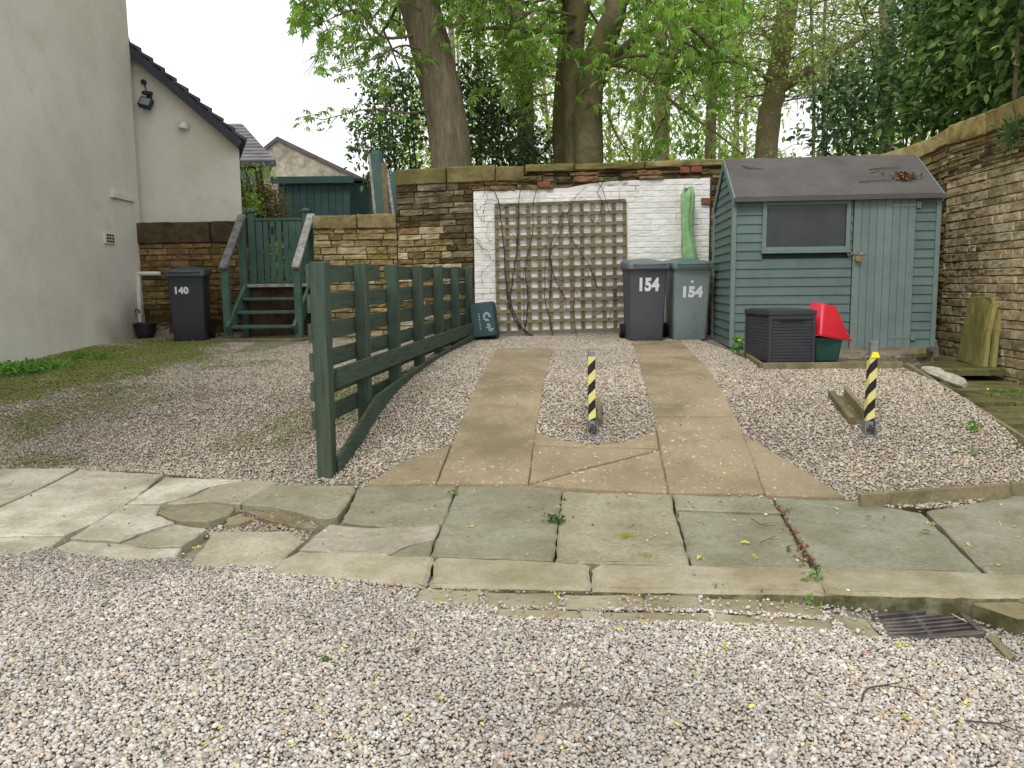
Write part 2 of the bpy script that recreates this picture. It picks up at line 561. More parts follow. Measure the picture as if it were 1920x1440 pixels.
xs = np.concatenate([[-320, -120, -50, -25, -15], np.arange(-10, 8.01, 0.14), [10, 15, 25, 50, 120, 320]])
ys = np.concatenate([[-120, -50, -20, -8], np.arange(-2, 13.01, 0.12), [14, 17, 25, 50, 120, 420]])
GX, GY = np.meshgrid(xs, ys)
GZ = ground_z(GX, GY)
V = np.stack([GX.ravel(), GY.ravel(), GZ.ravel()], 1)
nx, ny = len(xs), len(ys)
ii = (np.arange(ny - 1)[:, None] * nx + np.arange(nx - 1)[None, :]).ravel()
F = np.stack([ii, ii + 1, ii + nx + 1, ii + nx], 1)
o = np_mesh('ground', V, F, np.ones((len(V), 3)), MT['soil'], smooth=True)
tag(o, 'brown earth and grit sheet beneath the gravel, paving and walls', 'ground', kind='structure')

# ------------------------------------------------------------------ flagstone pavement
S = lambda *c: tuple(v * 1.0 for v in lin(c))
PALE, MID, GRN = (196, 190, 174), (172, 166, 146), (150, 147, 126)
SLABS = [
    ([(-60, 879), (143, 879), (60, 920), (0, 946), (-60, 972)], PALE),
    ([(150, 880), (302, 890), (255, 930), (180, 975), (120, 1001), (-60, 1003), (-60, 978), (0, 950), (66, 921)], PALE),
    ([(-60, 1007), (114, 1005), (82, 1030), (30, 1043), (-60, 1048)], PALE),
    ([(310, 896), (452, 901), (390, 912), (352, 930), (300, 943), (240, 944)], PALE),
    ([(396, 914), (458, 901), (522, 904), (450, 944), (400, 939), (312, 945), (360, 931)], (176, 168, 148)),
    ([(232, 948), (298, 948), (292, 966), (326, 979), (296, 986), (224, 1013), (132, 1008), (182, 978)], PALE),
    ([(226, 1018), (326, 982), (386, 990), (340, 1022), (282, 1023)], (172, 168, 150)),
    ([(97, 1030), (132, 1012), (222, 1018), (280, 1027), (338, 1026), (328, 1045), (250, 1052), (150, 1041)], PALE),
    ([(456, 944), (482, 908), (667, 910), (655, 935), (632, 966), (612, 972), (572, 962), (520, 949)], (150, 146, 124)),
    ([(400, 996), (540, 994), (568, 1012), (540, 1034), (520, 1062), (420, 1062), (352, 1060), (384, 1022)], (178, 170, 148)),
    ([(674, 916), (690, 910), (855, 907), (830, 980), (735, 987), (642, 977)], (146, 142, 122)),
    ([(618, 984), (700, 991), (824, 984), (812, 1010), (765, 1020), (725, 1040), (562, 1030), (592, 1004)], (172, 164, 148)),
    ([(732, 1041), (770, 1024), (811, 1014), (805, 1042)], (150, 146, 124)),
    ([(863, 909), (1052, 919), (1045, 975), (1036, 1050), (808, 1042)], GRN),
    ([(1057, 921), (1256, 927), (1263, 960), (1293, 1058), (1043, 1050), (1050, 975)], (158, 152, 130)),
    ([(1263, 928), (1440, 935), (1463, 961), (1270, 954)], GRN),
    ([(1271, 958), (1464, 965), (1519, 1064), (1299, 1059)], (150, 147, 126)),
    ([(1452, 933), (1600, 938), (1728, 962), (1842, 1073), (1537, 1065)], (146, 146, 128)),
    ([(1738, 960), (1900, 932), (2040, 940), (2060, 1080), (1852, 1074)], (154, 150, 132)),
]
mb = MB()
rs = random.Random(5)
PAVE_XY = []
for i, (pp, c) in enumerate(SLABS):
    poly = [onp(*p) for p in pp]
    PAVE_XY.append([(p.x, p.y) for p in poly])
    k = rs.uniform(0.93, 1.06)
    slab(mb, poly, pave_z, rs.uniform(-0.006, 0.006), 0.08, tuple(v * k for v in lin(c)), jit=0.0035, rnd=rs,
         tilt=(rs.uniform(-.005, .005), rs.uniform(-.005, .005)))
# the spalled, lifted flake beside the hole
poly = [onp(*p) for p in [(298, 962), (318, 950), (400, 946), (440, 951), (428, 966), (392, 978), (332, 976)]]
slab(mb, poly, pave_z, 0.008, 0.05, lin((148, 142, 118)), jit=0.004, rnd=rs, tilt=(0.0, 0.0))
poly = [onp(*p) for p in [(424, 968), (446, 962), (474, 968), (450, 976), (426, 978)]]
slab(mb, poly, pave_z, -0.01, 0.05, lin((158, 146, 116)), jit=0.004, rnd=rs)
poly = [onp(*p) for p in [(458, 950), (522, 957), (575, 970), (604, 982), (560, 980), (500, 966)]]
slab(mb, poly, pave_z, -0.02, 0.05, lin((138, 128, 104)), jit=0.005, rnd=rs)
# extra flags running on beyond the picture to the left
for k in range(4):
    x0 = -3.9 - k * 0.95
    y0 = 5.4 - 0.153 * x0
    q = [(x0, y0), (x0 - .92, y0 + .14), (x0 - .92, y0 - 1.1), (x0, y0 - 1.2)]
    PAVE_XY.append(q)
    slab(mb, q, pave_z, 0, 0.08, lin(PALE), rnd=rs)
o = mb.build('pavement', MT['flag'])
tag(o, 'cracked flagstone pavement of large pale and greenish slabs', 'pavement', kind='structure')

KERBS = [
    ([(562, 1034), (812, 1044), (797, 1100), (690, 1088), (505, 1073), (528, 1050)], (180, 173, 152)),
    ([(819, 1046), (1090, 1057), (1103, 1062), (1106, 1105), (805, 1100)], (168, 161, 139)),
    ([(1113, 1066), (1124, 1058), (1528, 1066), (1543, 1112), (1111, 1106)], (170, 162, 140)),
    ([(1532, 1067), (2070, 1082), (2090, 1122), (1760, 1118), (1551, 1113)], (163, 156, 133)),
]
mb = MB()
for i, (pp, c) in enumerate(KERBS):
    poly = [onp(*p) for p in pp]
    PAVE_XY.append([(p.x, p.y) for p in poly])
    slab(mb, poly, pave_z, 0.004 + 0.004 * (i % 2), 0.30 if i == 3 else 0.2, lin(c), jit=0.004, rnd=rs, cham=0.014, seg=0.05)
o = mb.build('kerb', MT['kerbstone'])
tag(o, 'low worn sandstone kerb along the front of the flagstones', 'kerb', kind='structure')

GUT = [[(785, 1106), (904, 1109), (899, 1133), (778, 1129)], [(912, 1111), (1048, 1113), (1050, 1140), (907, 1137)],
       [(1056, 1114), (1207, 1116), (1209, 1142), (1057, 1141)], [(1213, 1117), (1309, 1119), (1312, 1143), (1214, 1143)],
       [(1316, 1120), (1420, 1124), (1428, 1150), (1318, 1146)], [(930, 1141), (1122, 1146), (1126, 1162), (934, 1158)],
       [(1130, 1147), (1330, 1149), (1335, 1167), (1132, 1163)], [(1338, 1150), (1440, 1155), (1452, 1174), (1342, 1169)],
       [(1446, 1156), (1556, 1164), (1570, 1182), (1456, 1176)], [(1426, 1126), (1535, 1138), (1548, 1158), (1434, 1150)],
       [(1560, 1152), (1622, 1160), (1655, 1196), (1604, 1194)]]
mb = MB()
GUT_XY = []
for pp in GUT:
    poly = [ons(*p) for p in pp]
    GUT_XY.append([(p.x, p.y) for p in poly])
    slab(mb, poly, street_z, 0.004 + rs.uniform(-.004, .003), 0.06, (lambda k: tuple(v * k for v in lin((166, 158, 134))))(rs.uniform(.85, 1.1)), rnd=rs, jit=0.005)
o = mb.build('gutter', MT['kerbstone'])
tag(o, 'row of flat stone setts half buried in gravel below the kerb', 'gutter', kind='structure')

# ------------------------------------------------------------------ concrete drive
Ltr = [(655, 934, 1037), (700, 908, 1024), (740, 886, 1015), (790, 866, 1006), (838, 848, 999)]
Ltr2 = [(840, 847, 998), (870, 836, 994), (908, 820, 989)]
Rtr = [(641, 1187, 1276), (660, 1192, 1294), (700, 1203, 1330), (740, 1215, 1356), (782, 1227, 1377)]
Rtr2 = [(785, 1228, 1378), (820, 1235, 1394), (860, 1242, 1409), (926, 1255, 1432)]


def strip(rows):
    return [(l, y) for y, l, r in rows] + [(r, y) for y, l, r in reversed(rows)]


DRV = [strip(Ltr), strip(Ltr2), strip(Rtr), strip(Rtr2),
       [(843, 838), (816, 907), (688, 910), (735, 880), (790, 855)],
       [(1003, 812), (1060, 830), (1110, 838), (1165, 832), (1229, 812), (1234, 841), (1120, 840), (1002, 836)],
       [(1001, 839), (1120, 842), (1232, 845), (1100, 878), (994, 907)],
       [(1000, 911), (1105, 881), (1236, 848), (1251, 925), (1100, 918)],
       [(1396, 819), (1450, 850), (1584, 934), (1437, 930), (1412, 862)]]
mb = MB()
DRV_XY = []
for i, pp in enumerate(DRV):
    poly = [ond(*p) for p in pp]
    DRV_XY.append([(p.x, p.y) for p in poly])
    k = rs.uniform(0.95, 1.05)
    slab(mb, poly, drive_z, 0.012, 0.1, (k, k, k * rs.uniform(.96, 1.02)), jit=0.002, rnd=rs, cham=0.006, grid=0.16, seg=0.09)
o = mb.build('driveway', MT['concrete'])
tag(o, 'two buff concrete wheel tracks rising through the gravel', 'driveway', kind='structure')

# ------------------------------------------------------------------ pebbles
PAL = np.array([lin(c) for c in [(224, 216, 204), (242, 238, 230), (200, 191, 180), (218, 196, 166), (164, 157, 150), (206, 208, 212),
                                 (192, 158, 130), (232, 218, 190), (184, 172, 156), (212, 204, 194), (144, 136, 128), (230, 223, 215)]])


def pebbles(name, X, Y, Z, rad, tint, label, rings=2):
    n = len(X)
    if rings == 2:   # 1 + 6 + 8 verts
        a1 = np.arange(6) * math.pi / 3
        a2 = np.arange(8) * math.pi / 4 + 0.3
        T = np.concatenate([[[0, 0, 1.0]], np.stack([np.cos(a1) * .62, np.sin(a1) * .62, np.full(6, .78)], 1),
                            np.stack([np.cos(a2), np.sin(a2), np.full(8, .08)], 1)])
        T = np.concatenate([T, np.stack([np.cos(a2) * .7, np.sin(a2) * .7, np.full(8, -.6)], 1)])
        fs = [(0, 1 + i, 1 + (i + 1) % 6) for i in range(6)]
        j = 0
        for i in range(6):
            fs.append((1 + i, 7 + (j % 8), 1 + (i + 1) % 6))
            t1 = (i + 1) * 8 / 6
            while j + 1 <= t1 - 0.01 or (j + 1 <= t1 + 0.5 and False):
                fs.append((1 + (i + 1) % 6, 7 + j % 8, 7 + (j + 1) % 8))
                j += 1
        while j < 8:
            fs.append((1, 7 + j % 8, 7 + (j + 1) % 8))
            j += 1
        for i in range(8):
            a, b, c, d = 7 + i, 7 + (i + 1) % 8, 15 + (i + 1) % 8, 15 + i
            fs += [(a, d, b), (b, d, c)]
    else:
        a1 = np.arange(6) * math.pi / 3
        T = np.concatenate([[[0, 0, 1.0]], np.stack([np.cos(a1) * .8, np.sin(a1) * .8, np.full(6, .45)], 1),
                            np.stack([np.cos(a1) * .9, np.sin(a1) * .9, np.full(6, -.5)], 1)])
        fs = [(0, 1 + i, 1 + (i + 1) % 6) for i in range(6)]
        for i in range(6):
            a, b, c, d = 1 + i, 1 + (i + 1) % 6, 7 + (i + 1) % 6, 7 + i
            fs += [(a, d, b), (b, d, c)]
    fs = np.array(fs)
    k = len(T)
    sx = rad * RNG.uniform(.85, 1.35, n)
    sy = rad * RNG.uniform(.65, 1.0, n)
    sz = rad * RNG.uniform(.4, .7, n)
    P = T[None] * np.stack([sx, sy, sz], 1)[:, None, :]
    P = P + RNG.normal(0, .10, (n, k, 3)) * rad[:, None, None] * np.array([1, 1, .6])
    tx, ty, tz = RNG.normal(0, .35, n), RNG.normal(0, .35, n), RNG.uniform(0, 6.283, n)

    def rot(P, a, i, j):
        c, s = np.cos(a)[:, None], np.sin(a)[:, None]
        Q = P.copy()
        Q[..., i] = P[..., i] * c - P[..., j] * s
        Q[..., j] = P[..., i] * s + P[..., j] * c
        return Q
    P = rot(rot(rot(P, tz, 0, 1), tx, 1, 2), ty, 0, 2)
    P += np.stack([X, Y, Z], 1)[:, None, :]
    F = (fs[None] + (np.arange(n) * k)[:, None, None]).reshape(-1, 3)
    Cc = np.repeat(tint, k, 0)
    o = np_mesh(name, P.reshape(-1, 3), F, Cc, MT['pebble'], smooth=True)
    return tag(o, label, 'gravel', kind='stuff')


def jgrid(x0, x1, y0, y1, sp):
    gx, gy = np.meshgrid(np.arange(x0, x1, sp), np.arange(y0, y1, sp * .9))
    gx = gx + (np.arange(gx.shape[0]) % 2)[:, None] * sp * .5
    gx = gx.ravel() + RNG.uniform(-.42, .42, gx.size) * sp
    gy = gy.ravel() + RNG.uniform(-.42, .42, gy.size) * sp
    return gx, gy


def vnoise(X, Y, s, seed=0.0, oct=3):
    out = np.zeros(len(X))
    amp, tot = 1.0, 0
    rg = np.random.default_rng(int(seed * 100) + 3)
    for o_ in range(oct):
        tab = rg.uniform(-1, 1, (64, 64))
        x, y = X * s, Y * s
        xi, yi = np.floor(x).astype(int), np.floor(y).astype(int)
        fx, fy = x - xi, y - yi
        fx, fy = fx * fx * (3 - 2 * fx), fy * fy * (3 - 2 * fy)
        g = lambda a, b: tab[a % 64, b % 64]
        out += amp * ((g(xi, yi) * (1 - fx) + g(xi + 1, yi) * fx) * (1 - fy) + (g(xi, yi + 1) * (1 - fx) + g(xi + 1, yi + 1) * fx) * fy)
        tot += amp
        amp *= .5
        s *= 2.1
    return out / tot


def frust(X, Y, m=0.75):
    return np.abs(X) < 0.62 * Y + m


def tints(n, X, Y, moss=None):
    t = PAL[RNG.choice(len(PAL), n, p=np.array([16, 12, 14, 10, 8, 9, 4, 8, 12, 14, 4, 10]) / 121.)]
    mean = PAL.mean(0)
    t = mean + (t - mean) * .72
    t = t * RNG.uniform(.8, 1.12, (n, 1)) * np.array([1.0, 1.015, 1.02])
    t = t * (1 + .22 * vnoise(X, Y, .8, 2)[:, None] + .12 * vnoise(X, Y, 4.0, 3)[:, None])
    if moss is not None:
        g = np.array(lin((146, 152, 76)))
        t = t * (1 - moss[:, None]) + g * moss[:, None] * RNG.uniform(.6, 1.2, (n, 1))
    return t


# courtyard (foreground)
X, Y = jgrid(-5.2, 5.2, 1.5, 5.3, 0.0118)
u = Y + 0.153 * X
edge = KU + 0.05 * vnoise(X, Y, 2.0, 1)
k = (u < edge) & frust(X, Y) | ((u < 5.0) & (X < -1.45) & (u < KU + np.clip((-1.3 - X) * .1, 0, .12)) & frust(X, Y))
X, Y = X[k], Y[k]
P2 = np.stack([X, Y], 1)
ins = np.zeros(len(X), bool)
for pl in PAVE_XY:
    ins |= inpoly(P2, pl)
gut = np.zeros(len(X), bool)
for pl in GUT_XY:
    gut |= inpoly(P2, pl)
near_k = (Y + 0.153 * X > KU - 0.2) & (X > -.75)
keep = ~ins & ~(gut & (RNG.random(len(X)) > 0.035)) & ~(near_k & ~gut & (RNG.random(len(X)) > .3))
X, Y, gut = X[keep], Y[keep], gut[keep]
GRX, GRY = ons(1640, 1150), ons(1840, 1200)
gr_poly = [(p.x, p.y) for p in (ons(1640, 1150), ons(1785, 1140), ons(1850, 1196), ons(1668, 1200))]
kk = ~inpoly(np.stack([X, Y], 1), gr_poly)
X, Y, gut = X[kk], Y[kk], gut[kk]
n = len(X)
rad = np.clip(RNG.lognormal(math.log(.0071), .3, n), .004, .016)
Zp = street_z(X, Y) + np.where(gut, .012, .002) + RNG.uniform(-.003, .007, n)
pebbles('gravel', X, Y, Zp, rad, tints(n, X, Y) * (1 - .28 * np.clip(1.2 * vnoise(X, Y, 1.5, 12) + .9 - (KU - (Y + .153 * X)) * 2.2, 0, 1))[:, None] * .92, 'loose pale pebble gravel covering the courtyard in front of the kerb')

# the same gravel running on at both sides of the courtyard
X, Y = jgrid(-7.5, 7.5, .6, 5.2, 0.0165)
k = ~frust(X, Y) & (Y + 0.153 * X < KU + np.clip((-1.3 - X) * .3, 0, 1.2) + np.clip((X - 2.7) * 3, 0, 1.1)) & (np.abs(X) < .62 * Y + 3.2) & (X < wall_x(Y) - .05)
X, Y = X[k], Y[k]
P2 = np.stack([X, Y], 1)
ins = np.zeros(len(X), bool)
for pl in PAVE_XY:
    ins |= inpoly(P2, pl)
X, Y = X[~ins], Y[~ins]
n = len(X)
pebbles('gravel', X, Y, np.maximum(street_z(X, Y), ground_z(X, Y)) + RNG.uniform(0, .01, n), np.clip(RNG.lognormal(math.log(.0095), .3, n), .005, .018), tints(n, X, Y) * .92,
        'pale gravel at the outer edges of the courtyard', rings=1)

# drive and the two lots behind the pavement
X, Y = jgrid(-9.0, 5.4, 4.6, 12.6, 0.0185)
k = frust(X, Y, 1.6) & (Y + 0.153 * X > np.where(X < -1.2, 4.45, 5.3) + .05 * vnoise(X, Y, 2.5, 4)) & (Y < back_y(X) - .0) & (X < wall_x(Y)) & (X < np.where(Y < 9.4, edge_x(Y) - .01, 99))
X, Y = X[k], Y[k]
P2 = np.stack([X, Y], 1)
ins = np.zeros(len(X), bool)
for pl in DRV_XY + PAVE_XY:
    ins |= inpoly(P2, pl)
bed = [(p.x, p.y) for p in (ond(1385, 668), ond(1432, 692), ond(1690, 692), ond(1700, 690), ond(1930, 838), ond(1990, 800))] + [(5.4, 9), (5.4, 11.5), (2.4, 11.5)]
ins |= inpoly(P2, bed)
fx = np.interp(Y, [5.6, 11.0], [-1.33, -0.57])
left = X < fx
# moss and grass come in over the left lot
mo = np.clip((-2.6 - X) / 2.2, 0, 1) * .62 + .8 * vnoise(X, Y, .9, 6) + .4 * vnoise(X, Y, 3.4, 7) - .13
mo = np.where(left, np.clip(mo * 1.6, 0, 1), np.clip(.6 * vnoise(X, Y, 1.2, 8) - .28, 0, 1))
drv = np.zeros(len(X), bool)
for pl in DRV_XY:
    drv |= inpoly(P2, pl)
spill = drv & (RNG.random(len(X)) < .016 * (1 + 1.5 * vnoise(X, Y, 1.2, 14)))
keep = (~ins | spill) & (RNG.random(len(X)) > np.where(left, mo * .72, mo * .5))
# no pebbles inside the narrow joints
def injoint(X, Y, d):
    def any_in(x, y):
        q = np.stack([x, y], 1)
        r_ = np.zeros(len(x), bool)
        for pl in DRV_XY + PAVE_XY:
            r_ |= inpoly(q, pl)
        return r_
    return (any_in(X + d, Y) & any_in(X - d, Y)) | (any_in(X, Y + d) & any_in(X, Y - d)) | (any_in(X + d, Y + d) & any_in(X - d, Y - d))


keep &= ~(injoint(X, Y, .035) & (RNG.random(len(X)) > .04))
keep &= ~((lot_u(X, Y) < 5.25) & (RNG.random(len(X)) > .75))
spill = spill[keep]
X, Y, mo, left = X[keep], Y[keep], mo[keep], left[keep]
n = len(X)
rad = np.clip(RNG.lognormal(math.log(.0098), .28, n), .005, .02)
tt = tints(n, X, Y, np.clip(mo * .85, 0, .9))
dirt = np.where(left, .72, .77) * (1 - .10 * np.clip((Y - 7) / 4, 0, 1))
warm = np.array([.975, .935, .86])
tt = tt * dirt[:, None] * warm
pebbles('gravel', X, Y, np.where(lot_u(X, Y) < 5.3, pave_z(X, Y) - .045, drive_z(X, Y) + np.where(spill, .012, 0)) + RNG.uniform(-.004, .006, n), rad, tt, 'brownish gravel between and beside the concrete wheel tracks', rings=1)
DRV_GRAVEL = (X, Y, mo, left)
# grit and small stones strewn over the flags
X, Y = jgrid(-4.5, 3.2, 3.5, 6.3, .075)
ins = np.zeros(len(X), bool)
for pl in PAVE_XY:
    ins |= inpoly(np.stack([X, Y], 1), pl)
k = ins & (RNG.random(len(X)) < .10 + .22 * vnoise(X, Y, 1.6, 21))
X, Y = X[k], Y[k]
n = len(X)
gt_ = tints(n, X, Y) * np.where(RNG.random(n) > .55, 1.0, .35)[:, None]
pebbles('grit', X, Y, pave_z(X, Y) + .006, np.clip(RNG.lognormal(math.log(.0055), .4, n), .003, .012), gt_, 'loose grit and small stones strewn over the flagstones', rings=1)

# ------------------------------------------------------------------ stone walls
class Path:
    def __init__(s, pts):
        s.p = [Vector((a, b)) for a, b in pts]
        s.l = [0.0]
        for i in range(1, len(s.p)):
            s.l.append(s.l[-1] + (s.p[i] - s.p[i - 1]).length)
        s.L = s.l[-1]

    def ev(s, t):
        i = 0
        while i < len(s.p) - 2 and t > s.l[i + 1]:
            i += 1
        a, b = s.p[i], s.p[i + 1]
        d = (b - a).normalized()
        return a + d * (t - s.l[i]), d

    def pos(s, t, z, off):
        p, d = s.ev(t)
        nrm = Vector((d.y, -d.x))       # to the right of travel
        q = p + nrm * off
        return (q.x, q.y, z)


def pillow(mb, path, s0, s1, za, zb, face, rnd, col, back=0.05, e=0.007, rough=0.006, tilt=0.0):
    """one dressed stone with rounded arrises; za, zb heights at s0..s1 may be tuples"""
    z0a, z0b = za if hasattr(za, '__len__') else (za, za)
    z1a, z1b = zb if hasattr(zb, '__len__') else (zb, zb)
    L = s1 - s0
    e = min(e, L * .2, (z1a - z0a) * .25)
    nmid = max(1, int(L / 0.09))
    us = [0, e / L] + [(i + 1) / (nmid + 1) for i in range(nmid)] + [1 - e / L, 1]
    H = max(0.01, z1a - z0a)
    vs = [0, e / H, .5, 1 - e / H, 1]
    V, Fc = [], []
    nu, nv = len(us), len(vs)
    for i, a in enumerate(us):
        zl = z0a + (z0b - z0a) * a
        zh = z1a + (z1b - z1a) * a
        for j, b in enumerate(vs):
            edge = i in (0, nu - 1) or j in (0, nv - 1)
            d = face - (e * 1.2 if edge else 0) + rnd.gauss(0, rough * (.5 if edge else 1)) + tilt * (b - .5)
            V.append(path.pos(s0 + L * a + (rnd.gauss(0, rough * .4) if edge else 0), zl + (zh - zl) * b + rnd.gauss(0, rough * .45), d))
    for i in range(nu - 1):
        for j in range(nv - 1):
            Fc.append((i * nv + j, (i + 1) * nv + j, (i + 1) * nv + j + 1, i * nv + j + 1))
    ring = [i * nv for i in range(nu)] + [(nu - 1) * nv + j for j in range(1, nv)] + [i * nv + nv - 1 for i in range(nu - 2, -1, -1)] + [j for j in range(nv - 2, 0, -1)]
    base = len(V)
    for q in ring:
        i, j = divmod(q, nv)
        a, b = us[i], vs[j]
        zl = z0a + (z0b - z0a) * a
        zh = z1a + (z1b - z1a) * a
        V.append(path.pos(s0 + L * a, zl + (zh - zl) * b, face - back))
    m = len(ring)
    for k in range(m):
        k2 = (k + 1) % m
        Fc.append((ring[k2], ring[k], base + k, base + k2))
    mb.add(V, Fc, col)


def core(mb, path, zlo, zhi, depth, off=-0.012, step=0.3, s0=0.0, s1=None):
    s1 = path.L if s1 is None else s1
    k = max(1, int((s1 - s0) / step))
    V, Fc = [], []
    for i in range(k + 1):
        s = s0 + (s1 - s0) * i / k
        a, b = zlo(s), zhi(s)
        V += [path.pos(s, a, off), path.pos(s, b, off), path.pos(s, b, off - depth), path.pos(s, a, off - depth)]
    for i in range(k):
        for j in range(4):
            j2 = (j + 1) % 4
            Fc.append((i * 4 + j, i * 4 + j2, (i + 1) * 4 + j2, (i + 1) * 4 + j))
    Fc += [(0, 1, 2, 3), (k * 4, k * 4 + 1, k * 4 + 2, k * 4 + 3)]
    mb.add(V, Fc)


def courses(mb, path, zlo, zhi, hts, lens, pal, rnd, s0=0.0, s1=None, gap=0.011, face=0.0, rough=0.006, jit=0.012, darkf=None):
    """zlo, zhi functions of s"""
    s1 = path.L if s1 is None else s1
    sm = (s0 + s1) / 2
    za = min(zlo(s0), zlo(s1), zlo(sm))
    top = max(zhi(s0), zhi(s1), zhi(sm))
    z = za
    row = 0
    while z < top - 0.02:
        h = rnd.uniform(*hts)
        if top - (z + h) < hts[0] * .6:
            h = top - z
        s = s0 - rnd.uniform(0, lens[1]) * .6
        fr = (z - za) / (top - za)
        while s < s1:
            L = rnd.uniform(*lens)
            a, b = max(s, s0), min(s + L, s1)
            s += L
            if b - a < 0.03:
                continue
            mid = (a + b) / 2
            if z + h < zlo(mid):
                continue
            sc = lambda q, ss: zlo(ss) + (q - za) / (top - za) * (zhi(ss) - zlo(ss))
            c = pal[rnd.randrange(len(pal))]
            k = rnd.uniform(.8, 1.15)
            if darkf:
                k *= darkf(mid, z)
            pillow(mb, path, a + gap / 2, b - gap / 2, (sc(z + gap / 2, a), sc(z + gap / 2, b)), (sc(z + h - gap / 2, a), sc(z + h - gap / 2, b)),
                   face + rnd.uniform(-jit, jit), rnd, tuple(v * k for v in lin(c)), rough=rough)
        z += h
        row += 1


def coping(mb, path, zb, zt, lens, pal, rnd, s0=0.0, s1=None, over=0.03, depth=0.5, gap=0.012):
    s1 = path.L if s1 is None else s1
    s = s0
    while s < s1 - 0.02:
        L = min(rnd.uniform(*lens), s1 - s)
        if s1 - (s + L) < lens[0] * .5:
            L = s1 - s
        c = pal[rnd.randrange(len(pal))]
        k = rnd.uniform(.85, 1.12)
        a, b = s + gap / 2, s + L - gap / 2
        dz = rnd.uniform(-.012, .012)
        pillow(mb, path, a, b, (zb(a), zb(b)), (zt(a) + dz, zt(b) + dz), over + rnd.uniform(-.01, .012), rnd, tuple(v * k for v in lin(c)), back=depth, e=0.016, rough=0.006)
        s += L


OLIVE = [(158, 142, 96), (146, 130, 88), (166, 150, 108), (136, 120, 82), (152, 134, 98), (128, 110, 76), (170, 156, 118), (150, 126, 86)]
DARKS = [(112, 100, 70), (92, 82, 58), (124, 108, 72), (82, 72, 54), (134, 118, 80), (100, 84, 58), (116, 92, 66)]
GOLD = [(204, 192, 158), (194, 182, 148), (208, 198, 170), (188, 175, 139), (200, 182, 146), (182, 168, 136), (204, 184, 150), (196, 176, 140), (176, 164, 132)]
COPE = [(156, 144, 100), (142, 130, 90), (164, 152, 108), (134, 122, 86)]
MOSSC = [(148, 136, 84), (158, 146, 96), (140, 130, 84)]

gz = lambda x, y: float(drive_z(x, y)) - 0.08

# --- tall back wall: from the end above the low wall round to the boundary wall
PX0 = at(746, 480, 11.68)
BP = [(PX0.x, 11.66), (-0.5, 11.6), (2.0, 11.47), (3.6, 11.4), (4.3, 11.36)]
for t in range(1, 7):   # rounded corner into the boundary wall
    a = math.pi / 2 * t / 7
    BP.append((4.3 + 1.05 * math.sin(a), 11.36 - 1.0 * (1 - math.cos(a))))
BP.append((wall_x(10.3), 10.3))
bpath = Path(BP)


def s_at(path, px, z=2.0):
    """arc length where the picture column px meets the path"""
    best, bs = 1e9, 0
    for i in range(1201):
        s = path.L * i / 1200
        p, _ = path.ev(s)
        d = Vector((p.x, p.y, z)) - Vector((0, 0, EYE))
        c = CM.transposed() @ d
        q = abs(960 + FPX * c.x / -c.z - px)
        if q < best:
            best, bs = q, s
    return bs


def z_at(path, px, py):
    s = s_at(path, px)
    p, _ = path.ev(s)
    return at(px, py, p.y).z


s_w0, s_w1 = s_at(bpath, 889), s_at(bpath, 1330)
tops = [(746, 320), (890, 312), (1000, 310), (1200, 302), (1340, 297), (1500, 297), (1640, 289), (1700, 270), (1735, 254), (1770, 236)]
ts = [s_at(bpath, p[0]) for p in tops]
tz = [z_at(bpath, *p) for p in tops]
topf = lambda s: float(np.interp(s, ts, tz))
wall = thing('stone_wall', 'tall mossy stone wall with a white painted brick panel behind the trellis', 'wall', (PX0.x, 11.66, 0.78))
rw = random.Random(21)
bz0 = lambda s: 0.70
mb = MB()
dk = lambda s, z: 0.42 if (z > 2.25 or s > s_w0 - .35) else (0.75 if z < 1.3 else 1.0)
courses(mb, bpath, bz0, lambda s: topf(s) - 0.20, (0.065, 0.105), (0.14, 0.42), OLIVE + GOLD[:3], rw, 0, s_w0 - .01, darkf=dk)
courses(mb, bpath, bz0, lambda s: topf(s) - 0.20, (0.07, 0.10), (0.14, 0.40), OLIVE + DARKS, rw, s_w1 + .02, bpath.L)
mb.build('masonry', MT['stone'], wall)
mb = MB()
s_a0 = s_at(bpath, 980)
core(mb, bpath, bz0, lambda s: topf(s) - (0.105 if s_a0 < s < s_w1 + .3 else 0.21), 0.40, off=-0.022, step=.1)
mb.build('core', MT['mortar'], wall)
# white painted brickwork
pt = [(889, 360), (990, 356), (1100, 352), (1110, 342), (1330, 334)]
ps, pz = [s_at(bpath, a) for a, b in pt], [z_at(bpath, a, b) for a, b in pt]
wtop = lambda s: float(np.interp(s, ps, pz))
mb = MB()
z = 0.70
row = 0
while z < 2.86:
    h = 0.076
    s = s_w0 + (0 if row % 2 else -.11)
    while s < s_w1:
        a, b = max(s, s_w0), min(s + .222, s_w1)
        s += .222
        if b - a > .04 and z + h < wtop((a + b) / 2) + .01:
            wl = 1 if b < s_w1 - .5 else 1
            pillow(mb, bpath, a + .004, b - .004, z + .0032, z + h - .0032, 0.012 + rw.uniform(-.002, .002), rw, (rw.uniform(.95, 1.02),) * 3, e=.006, rough=.0016)
    z += h
    row += 1
mb.build('brick_panel', MT['white_brick'], wall)
mb = MB()
core(mb, bpath, bz0, lambda s: wtop(s) + .005, 0.03, off=0.006, s0=s_w0 + .005, s1=s_w1 - .005)
mb.build('mortar_bed', MT['white_mortar'], wall)
